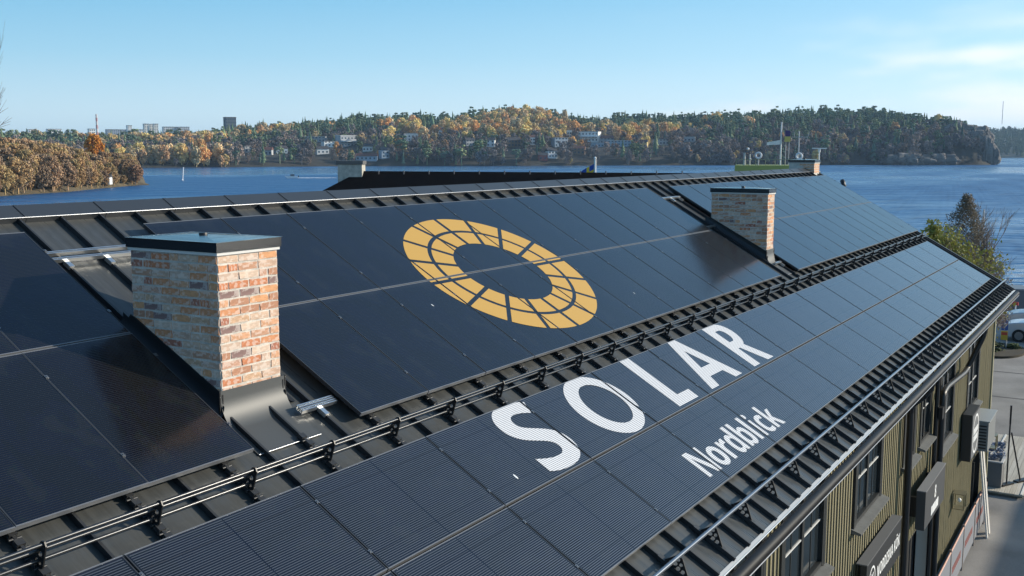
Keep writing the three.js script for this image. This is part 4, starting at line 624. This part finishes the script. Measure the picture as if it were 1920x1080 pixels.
// ------------------------------------------------------------------ beyond the building
{ // black neighbouring roof behind the ridge
  const A = [42.5, 9.5, -33.1], e = [0.496, 0.868], p = [-0.868, 0.496], L = 21, Wd = 9, drop = 5.2;
  const o = thing('neighbour_building', 'black hipped roof building behind the ridge with a white-sided chimney', 'building', [A[0], 0, A[2]]);
  const P = (s, t, y) => [e[0] * s + p[0] * t, y, e[1] * s + p[1] * t];
  const tri = (a, b, c) => [...a, ...b, ...c]; const R0 = P(0, 0, A[1]), R1 = P(L, 0, A[1] - 0.12), F0 = P(-Wd, Wd, A[1] - drop), F1 = P(L, Wd, A[1] - drop), B0 = P(-Wd, -Wd, A[1] - drop), B1 = P(L, -Wd, A[1] - drop);
  const pos = [...tri(R0, F0, F1), ...tri(R0, F1, R1), ...tri(R0, R1, B1), ...tri(R0, B1, B0), ...tri(R0, B0, F0), ...tri(R1, F1, B1)];
  const g = new THREE.BufferGeometry(); g.setAttribute('position', new THREE.Float32BufferAttribute(pos, 3)); g.computeVertexNormals(); g.setAttribute('uv', new THREE.Float32BufferAttribute(pos.flatMap((v, i) => i % 3 ? [] : [pos[i], pos[i + 2]]), 2));
  const bm = new THREE.MeshPhysicalMaterial({ color: C(0.004, 0.004, 0.005), roughness: 0.95, specularIntensity: 0.15 }); bm.side = THREE.DoubleSide; part('roof', g, bm, o);
  const wg = []; const wall = (a, b) => { const x = b[0] - a[0], z = b[2] - a[2], l = Math.hypot(x, z); const q = new THREE.BoxGeometry(l, A[1] - drop, 0.3); q.rotateY(-Math.atan2(z, x)); q.translate((a[0] + b[0]) / 2, (A[1] - drop) / 2 - 0.01, (a[2] + b[2]) / 2); wg.push(q); };
  const k = 0.95; wall(P(-Wd * k, Wd * k, 0), P(L, Wd * k, 0)); wall(P(-Wd * k, -Wd * k, 0), P(L, -Wd * k, 0)); wall(P(-Wd * k, -Wd * k, 0), P(-Wd * k, Wd * k, 0)); part('wall', wg, backM, o);
  for (let s = 1.2; s < 20.5; s += 1.55) { const q = P(s, 0.45, A[1] - 0.19); part('snow_hook', [bar(q, [q[0], q[1] + 0.2, q[2]], 0.04, 6), bar([q[0], q[1] + 0.2, q[2]], [q[0] + 0.2, q[1] + 0.16, q[2] - 0.1], 0.03, 6)], M(0.10, 0.10, 0.11, 0.5), o); }
  const q = P(-0.55, 0, A[1]); const ch = new THREE.Group(); ch.name = 'chimney'; ch.userData.label = 'square chimney with white sunlit side and dark cap'; o.add(ch); ch.position.set(q[0], A[1] - 0.45, q[2]); ch.rotation.y = -Math.atan2(e[1], e[0]);
  part('shaft', box(-0.75, 0.75, -0.8, 0.86, -0.62, 0.62), M(0.62, 0.58, 0.50, 0.85, { map: dusty }), ch); part('cap', box(-0.82, 0.82, 0.863, 1.08, -0.68, 0.68), M(0.12, 0.11, 0.1, 0.5), ch);
}
{ // working boat moored behind
  const o = thing('work_boat', 'yellow green boat deckhouse with masts, lifebuoys and radar above the ridge', 'boat', [72.75, WL + 0.5, -16.5], -Math.PI / 2 + 0.32);
  const ym = M(0.34, 0.36, 0.10, 0.6), wm = M(0.75, 0.75, 0.74, 0.5), dm = M(0.04, 0.045, 0.05, 0.5);
  // local x runs across the view (length), z away
  part('hull', (() => { const g = prism([[-9, 0.4], [9, 0.4], [10.5, 3.6], [-9.5, 3.2]], 5.4); g.translate(0, -0.4, -2.7); return g; })(), M(0.05, 0.12, 0.10, 0.5), o);
  part('deckhouse', box(-3.4, 3.4, 2.8, 10.3, -1.9, 1.9), wm, o); for (const y of [4.4, 7.2]) for (let k = 0; k < 6; k++) part('window', box(-3.1 + k * 1.07, -2.3 + k * 1.07, y, y + 0.9, 1.88, 1.93), winFar, o);
  part('top_deck', box(-3.0, 3.0, 10.303, 10.75, -2.2, 2.2), ym, o);
  const rl = []; for (let k = 0; k <= 8; k++) rl.push(bar([-2.9 + k * 0.725, 10.75, 2.1], [-2.9 + k * 0.725, 11.2, 2.1], 0.025, 6)); rl.push(bar([-2.9, 11.2, 2.1], [2.9, 11.2, 2.1], 0.025, 6)); part('railing', rl, M(0.30, 0.32, 0.2, 0.6), o);
  const mast = (x, h, r) => bar([x, 10.75, 0.5], [x, 10.75 + h, 0.5], r, 8);
  part('mast', mast(0.42, 3.3, 0.055), wm, o); part('aerial_mast', [mast(1.75, 2.6, 0.05), bar([1.3, 12.9, 0.5], [2.4, 12.9, 0.5], 0.03, 6), bar([2.3, 12.5, 0.5], [2.5, 13.3, 0.5], 0.02, 6), bar([1.4, 12.9, 0.5], [1.4, 13.3, 0.5], 0.02, 6)], M(0.45, 0.46, 0.48, 0.5), o);
  part('lamp_box', [box(0.68, 1.12, 12.55, 12.95, 0.3, 0.7)], M(0.6, 0.48, 0.15, 0.6), o); part('lamp_hood', box(0.72, 1.08, 12.953, 13.4, 0.32, 0.68), M(0.08, 0.05, 0.16, 0.5), o); part('lamp_post', [mast(0.78, 1.8, 0.03), mast(1.02, 1.8, 0.03)], M(0.4, 0.4, 0.42), o);
  const buoy = (x, y, r) => { const g = new THREE.TorusGeometry(r, r * 0.33, 8, 20); g.translate(x, y, 2.2); return g; }; part('lifebuoy', buoy(-1.25, 11.5, 0.21), wm, o); part('lifebuoy', buoy(1.75, 11.45, 0.21), wm, o); part('post', [bar([-1.25, 10.75, 2.1], [-1.25, 11.3, 2.1], 0.05), bar([1.75, 10.75, 2.1], [1.75, 11.3, 2.1], 0.05), bar([-2.3, 10.75, 1.5], [-2.3, 11.7, 1.5], 0.08), bar([-1.9, 10.75, 1], [-1.9, 11.6, 1], 0.05)], M(0.5, 0.5, 0.48), o);
  const s = new THREE.SphereGeometry(0.1, 10, 8); s.translate(-2.05, 12.0, 1.5); part('lamp', [s, (() => { const q = new THREE.SphereGeometry(0.08, 10, 8); q.translate(-1.85, 11.2, 2); return q; })()], wm, o);
  part('pennant', (() => { const g = new THREE.BoxGeometry(1.0, 0.34, 0.02, 8, 2, 1), p = g.attributes.position; for (let i = 0; i < p.count; i++) { const x = p.getX(i); p.setY(i, p.getY(i) * (0.65 + 0.35 * (x + 0.5)) + 0.12 * x); p.setZ(i, p.getZ(i) + 0.06 * Math.sin(x * 7)); } g.computeVertexNormals(); g.translate(-0.15, 12.45, 0.5); return g; })(), wm, o);
  part('radar', [box(2.75, 3.85, 12.0, 12.08, 0.38, 0.52), bar([3.3, 11.75, 0.45], [3.3, 12.0, 0.45], 0.09), bar([3.3, 10.75, 0.45], [3.3, 11.75, 0.45], 0.05)], wm, o);
}
{ // flag on a pole
  const f = thing('flagpole', 'white flagpole with ball top above the black neighbouring roof', 'flagpole', [63, 0, -27.25]); part('pole', bar([0, 0, 0], [0, 10.15, 0], 0.09), whiteM, f); const s = new THREE.SphereGeometry(0.11, 12, 8); s.translate(0, 10.2, 0); part('finial', s, whiteM, f);
  const fl = thing('flag', 'blue and yellow flag hanging beside the white flagpole', 'flag', [63, 9.85, -27.25]); const d = [-0.52, -0.853];
  const bl = M(0.02, 0.08, 0.35, 0.8, { side: THREE.DoubleSide }), ye = M(0.75, 0.52, 0.05, 0.8, { side: THREE.DoubleSide });
  const quad = (s0, s1, t0, t1) => { const P = [], I = [], N = 8; for (let i = 0; i <= N; i++) for (const t of [t0, t1]) { const s = mixv(s0, s1, i / N); P.push(d[0] * s + 0.05 * Math.sin(s * 6) * 0.8, -t - 0.62 * s, d[1] * s + 0.05 * Math.sin(s * 6) * 0.5); } for (let i = 0; i < N; i++) { const a = i * 2; I.push(a, a + 1, a + 2, a + 1, a + 3, a + 2); } const g = new THREE.BufferGeometry(); g.setAttribute('position', new THREE.Float32BufferAttribute(P, 3)); g.setIndex(I); g.computeVertexNormals(); g.setAttribute('uv', new THREE.Float32BufferAttribute(new Array(P.length / 3 * 2).fill(0), 2)); return g; };
  part('blue_field', [quad(0.1, 0.45, 0, 0.4), quad(0.1, 0.45, 0.6, 1), quad(0.62, 1.35, 0, 0.4), quad(0.62, 1.35, 0.6, 1)], bl, fl); part('yellow_cross', [quad(0.1, 1.35, 0.4, 0.6), quad(0.45, 0.62, 0, 0.4), quad(0.45, 0.62, 0.6, 1)], ye, fl);
}
{ // ribbed black cowl at the far verge
  const o = thing('vent_cowl', 'black ribbed curved cowl sticking up behind the far verge', 'cowl', [26.55, 9.2, 0.3], 0.55); const pts = [[0, -1.2, 0], [0, 0.32, 0], [0.03, 0.47, 0], [0.13, 0.54, 0]];
  part('pipe', tube(pts, 0.075, 20, 10), blackM, o); for (let k = 0; k < 6; k++) { const g = new THREE.TorusGeometry(0.09, 0.018, 6, 14); g.rotateX(Math.PI / 2); g.translate(0.0, 0.02 + k * 0.075, 0); part('rib', g, blackM, o); }
}
// trees near the far end
function branches(seed, H, spread, levels, r0, clear = 0.25) {
  const r = mulberry(seed), gs = [], tips = [];
  const grow = (p, d, len, rad, lv) => {
    const e = p.clone().addScaledVector(d, len); const g = new THREE.CylinderGeometry(rad * 0.6, rad, len, lv > 2 ? 6 : 3, 1, true); g.applyQuaternion(new THREE.Quaternion().setFromUnitVectors(new THREE.Vector3(0, 1, 0), d)); const c = p.clone().add(e).multiplyScalar(0.5); g.translate(c.x, c.y, c.z); gs.push(g);
    if (lv <= 0) { tips.push(e); return; } if (lv < 3) tips.push(e);
    const n = lv > 3 ? 4 : 3 + Math.floor(r() * 2); for (let k = 0; k < n; k++) { const nd = d.clone().add(new THREE.Vector3((r() - 0.5) * spread, (r() - 0.35) * spread * 0.6, (r() - 0.5) * spread)).normalize(); grow(p.clone().lerp(e, 0.45 + 0.55 * r()), nd, len * (0.55 + 0.25 * r()), rad * 0.58, lv - 1); }
  };
  grow(new THREE.Vector3(0, 0, 0), new THREE.Vector3((r() - 0.5) * 0.1, 1, (r() - 0.5) * 0.1).normalize(), H * 0.36, r0, levels); return [gs, tips];
}
function fitTree(gs, tips, w, h, cx = 0, cz = 0) { const bb = new THREE.Box3(); gs.forEach(g => { g.computeBoundingBox(); bb.union(g.boundingBox); }); const sx = w / Math.max(bb.max.x - bb.min.x, bb.max.z - bb.min.z), sy = h / bb.max.y; gs.forEach(g => g.scale(sx, sy, sx)); tips.forEach(t => t.set(t.x * sx, t.y * sy, t.z * sx)); }
function coneTips(n, R, y0, y1, seed) { const r = mulberry(seed); return Array.from({ length: n }, () => { const t = Math.pow(r(), 1.5), a = r() * 6.283, w = R * Math.pow(1 - t, 0.75) * (0.35 + 0.65 * Math.sqrt(r())) * (0.8 + 0.35 * Math.sin(a * 3 + t * 9)); return new THREE.Vector3(Math.cos(a) * w, mixv(y0, y1, t), Math.sin(a) * w); }); }
function leaves(tips, n, size, spread, seed) { const r = mulberry(seed), P = [], N = []; for (let k = 0; k < n; k++) { const t = tips[Math.floor(r() * tips.length)]; const c = [t.x + (r() - 0.5) * spread, t.y + (r() - 0.5) * spread, t.z + (r() - 0.5) * spread], s = size * (0.6 + 0.8 * r()); const a = new THREE.Vector3(r() - 0.5, r() - 0.5, r() - 0.5).normalize(), b = new THREE.Vector3(r() - 0.5, r() - 0.5, r() - 0.5).cross(a).normalize(); const q = (u, v) => [c[0] + (a.x * u + b.x * v) * s, c[1] + (a.y * u + b.y * v) * s, c[2] + (a.z * u + b.z * v) * s]; P.push(...q(-1, 0), ...q(0, -0.6), ...q(1, 0), ...q(-1, 0), ...q(1, 0), ...q(0, 0.6)); } const g = new THREE.BufferGeometry(); g.setAttribute('position', new THREE.Float32BufferAttribute(P, 3)); g.computeVertexNormals(); g.setAttribute('uv', new THREE.Float32BufferAttribute(new Array(P.length / 3 * 2).fill(0), 2)); return g; }
const leafMat = (r, g, b) => new THREE.MeshPhysicalMaterial({ color: C(r, g, b), roughness: 0.9, side: THREE.DoubleSide, transmission: 0.25, thickness: 0 });
const barkM = M(0.17, 0.145, 0.125, 0.95);
{
  const [g, tips] = branches(12, 6.4, 1.5, 5, 0.11); let o = thing('bare_tree', 'grey brown nearly leafless tree behind the far end of the roof', 'tree', [49.2, 0, 0.9]); fitTree(g, tips, 4.2, 8.5); part('trunk', g.slice(0, 1), barkM, o); part('crown', g.slice(1), barkM, o).userData.kind = 'stuff'; part('dry_leaves', leaves(coneTips(3400, 2.7, 2.6, 8.45, 61), 21000, 0.042, 0.34, 5), leafMat(0.20, 0.165, 0.115), o);
  const [h, ht] = branches(31, 5.6, 1.6, 5, 0.12); o = thing('yellowing_tree', 'yellow green leafy tree leaning over the far right eave', 'tree', [40.9, 0, 0.75]); fitTree(h, ht, 4.2, 7.4); part('trunk', h.slice(0, 1), barkM, o); part('limbs', h.slice(1), barkM, o); part('crown', leaves([...ht, ...coneTips(1200, 1.7, 2.5, 7.5, 65)], 9500, 0.075, 0.5, 8), leafMat(0.25, 0.25, 0.045), o);
  const [h2, ht2] = branches(37, 4.6, 1.7, 5, 0.1); o = thing('yellowing_tree', 'lower yellow green bush tree beside the parked cars', 'tree', [38.6, 0, 2.35]); fitTree(h2, ht2, 3.8, 6.4); part('trunk', h2.slice(0, 1), barkM, o); part('limbs', h2.slice(1), barkM, o); part('crown', leaves([...ht2, ...coneTips(1200, 1.6, 2.2, 6.2, 67)], 8500, 0.072, 0.5, 18), leafMat(0.27, 0.25, 0.05), o);
  const [b, bt] = branches(55, 5.2, 1.7, 5, 0.1); o = thing('bare_tree', 'smaller grey bare tree to the right of the tall bare one', 'tree', [48.6, 0, 2.1]); fitTree(b, bt, 2.5, 5.8); part('trunk', b.slice(0, 1), barkM, o); part('crown', b.slice(1), barkM, o).userData.kind = 'stuff'; part('dry_leaves', leaves(coneTips(1500, 1.45, 2.2, 5.7, 63), 8000, 0.042, 0.34, 25), leafMat(0.18, 0.14, 0.115), o);
  const pl = thing('mast_pole', 'thin pale pole standing at the quay right of the bare tree', 'pole', [53.2, 0, 1.2]); part('pole', bar([0, 0, 0], [0, 7.6, 0], 0.045), M(0.6, 0.6, 0.6), pl);
  // twigs entering at the top left corner
  const t = thing('bare_birch', 'bare twigs of a tall tree reaching in at the top left corner', 'tree', [17.75, 0, -34.2]); const [q, qt] = branches(71, 15.5, 1.3, 5, 0.16); fitTree(q, qt, 5.2, 16.6); part('trunk', q.slice(0, 1), barkM, t); part('crown', q.slice(1), barkM, t);
}
// cars and the small sign at the quay
function car(name, label, pos, turn, col) {
  const o = thing(name, label, 'car', pos, turn); const body = M(...col, 0.25, { metalness: 0.3 });
  const s = new THREE.Shape(); s.moveTo(-2.3, 0.35); s.lineTo(-2.32, 0.75); s.quadraticCurveTo(-2.25, 1.0, -1.2, 1.08); s.lineTo(-0.55, 1.55); s.quadraticCurveTo(-0.3, 1.68, 0.4, 1.68); s.lineTo(1.6, 1.62); s.quadraticCurveTo(2.0, 1.5, 2.2, 1.05); s.lineTo(2.3, 0.75); s.lineTo(2.28, 0.35); s.lineTo(1.85, 0.33); s.absarc(1.45, 0.36, 0.40, 0, Math.PI, false); s.lineTo(-1.02, 0.3); s.absarc(-1.42, 0.36, 0.40, 0, Math.PI, false); s.lineTo(-2.3, 0.35);
  const g = new THREE.ExtrudeGeometry(s, { depth: 1.68, bevelEnabled: true, bevelSize: 0.06, bevelThickness: 0.07, bevelSegments: 3, curveSegments: 10 }); g.translate(0, 0, -0.84); part('body', g, body, o);
  for (const z of [-1, 1]) { const w = prism([[-0.98, 1.12], [-0.48, 1.5], [0.3, 1.58], [0.3, 1.12]], 0.01), w2 = prism([[0.36, 1.12], [0.36, 1.58], [1.5, 1.52], [1.85, 1.14]], 0.01); for (const q of [w, w2]) { q.translate(0, 0, z > 0 ? 0.913 : -0.923); part('side_window', q, glassM, o); } }
  const ws = new THREE.BoxGeometry(0.75, 0.02, 1.45); ws.rotateZ(0.63); ws.translate(-0.90, 1.375, 0); part('windscreen', ws, glassM, o);
  for (const x of [-1.42, 1.45]) for (const z of [-0.8, 0.8]) { const w = new THREE.Group(); w.name = 'wheel'; w.position.set(x, 0.36, z); o.add(w); const t = new THREE.CylinderGeometry(0.36, 0.36, 0.24, 24); t.rotateX(Math.PI / 2); mesh('tyre', t, M(0.015, 0.015, 0.016, 0.85), w); const r = new THREE.CylinderGeometry(0.23, 0.23, 0.25, 12); r.rotateX(Math.PI / 2); mesh('rim', r, M(0.35, 0.36, 0.37, 0.3, { metalness: 0.8 }), w); }
  for (const z of [-0.62, 0.62]) part('headlight', box(-2.37, -2.2, 0.75, 0.9, z - 0.2, z + 0.2), M(0.7, 0.72, 0.74, 0.1), o);
}
car('parked_car', 'white parked car cut by the right edge, nearest to the sign', [57.2, 0.0, 4.45], -1.62, [0.62, 0.64, 0.66]);
car('parked_car', 'silver parked car behind the white one at the right edge', [61.6, 0.0, 4.1], -1.5, [0.40, 0.43, 0.46]);
{
  const o = thing('parking_sign', 'small post with blue plate above a yellow and red plate', 'sign', [53.4, 0, 2.55], -Math.PI / 2 + 0.1); part('post', bar([0.12, 0, -0.05], [0.12, 1.62, -0.05], 0.03), M(0.5, 0.5, 0.5), o); part('blue_plate', box(-0.17, 0.17, 1.08, 1.62, 0, 0.02), M(0.02, 0.09, 0.32, 0.5), o); part('yellow_plate', box(-0.17, 0.17, 0.55, 1.05, 0, 0.02), M(0.62, 0.42, 0.05, 0.6), o); part('red_band', box(-0.15, 0.15, 0.82, 0.98, 0.0205, 0.024), M(0.5, 0.07, 0.04, 0.6), o); part('letter', text('P', -0.08, 1.22, 0.25, 0.0225), letM, o);
  const sb = (x, z, s, label, col, seed) => { const b = thing('low_shrub', label, 'shrub', [x, 0, z]); const g = clumpTree(seed, 70).clone(); g.scale(s * 2.2, s, s * 2.2); g.translate(0, -0.25 * s, 0); part('foliage', g, M(...col, 0.95, { side: THREE.DoubleSide }), b); const st = bar([0, 0, 0], [0.1, s * 0.5, 0], 0.03); part('stem', st, barkM, b); };
  sb(52.3, 2.0, 0.9, 'dark green shrub at the foot of the parking sign', [0.06, 0.08, 0.035], 801); sb(53.6, 3.0, 0.5, 'low green shrub right of the parking sign post', [0.10, 0.13, 0.05], 802); sb(51.4, 1.3, 1.3, 'brown green shrub next to the building corner', [0.12, 0.10, 0.05], 803);
  const kb = struct('planting_bed', (() => { const g = new THREE.CylinderGeometry(1, 1, 0.12, 30); g.scale(2.2, 1, 1.3); g.translate(52.8, 0.06, 2.4); return g; })(), M(0.07, 0.06, 0.04, 0.95, { map: soilT }));
  for (const [x, z0, z1] of [[52.6, 3.2, 30], [41.2, 2.5, 30], [47.0, 2.8, 30]]) struct('pavement_joint', box(x, x + 0.16, 0.003, 0.006, z0, z1), M(0.10, 0.095, 0.09, 0.95));
  const k = thing('dock_container', 'dark container with a white post beside the quay edge', 'container', [69.5, 0, 1.1], 0.3); part('box', box(-1.2, 1.2, 0, 1.5, -0.9, 0.9), M(0.09, 0.11, 0.13, 0.6), k); part('lid', box(-1.25, 1.25, 1.501, 1.6, -0.95, 0.95), M(0.16, 0.18, 0.2, 0.5), k); 
  const rb = thing('striped_barrier', 'red and white barrier bar beyond the roof corner', 'barrier', [66, 0, 1.0], 1.0); part('bar', [box(-1.2, -0.4, 0.9, 1.1, 0, 0.06), box(0.4, 1.2, 0.9, 1.1, 0, 0.06)], M(0.55, 0.06, 0.05, 0.6), rb); part('bar', [box(-0.399, 0.399, 0.9, 1.1, 0, 0.06)], whiteM, rb); part('leg', [bar([-1, 0, 0.03], [-1, 0.9, 0.03], 0.04), bar([1, 0, 0.03], [1, 0.9, 0.03], 0.04)], whiteM, rb);
}
{ // the house across the yard, outside the frame, whose shade lies on the asphalt
  const o = thing('yard_house', 'timber house across the yard casting shade on the asphalt', 'house', [33, 0, 22.5]); part('wall', box(-12, 8.5, 0, 5.6, -4.5, 4.5), M(0.25, 0.1, 0.07, 0.85), o); const g = prism([[-5, 5.6], [5, 5.6], [0, 8.6]], 21.4); g.rotateY(Math.PI / 2); g.translate(-12.5, 0.01, 0); part('roof', g, farRoof, o); for (let k = 0; k < 6; k++) part('window', box(-10.5 + k * 3.2, -9.2 + k * 3.2, 2, 3.5, -4.55, -4.45), winFar, o);
 
}
renderer.render(scene, camera);
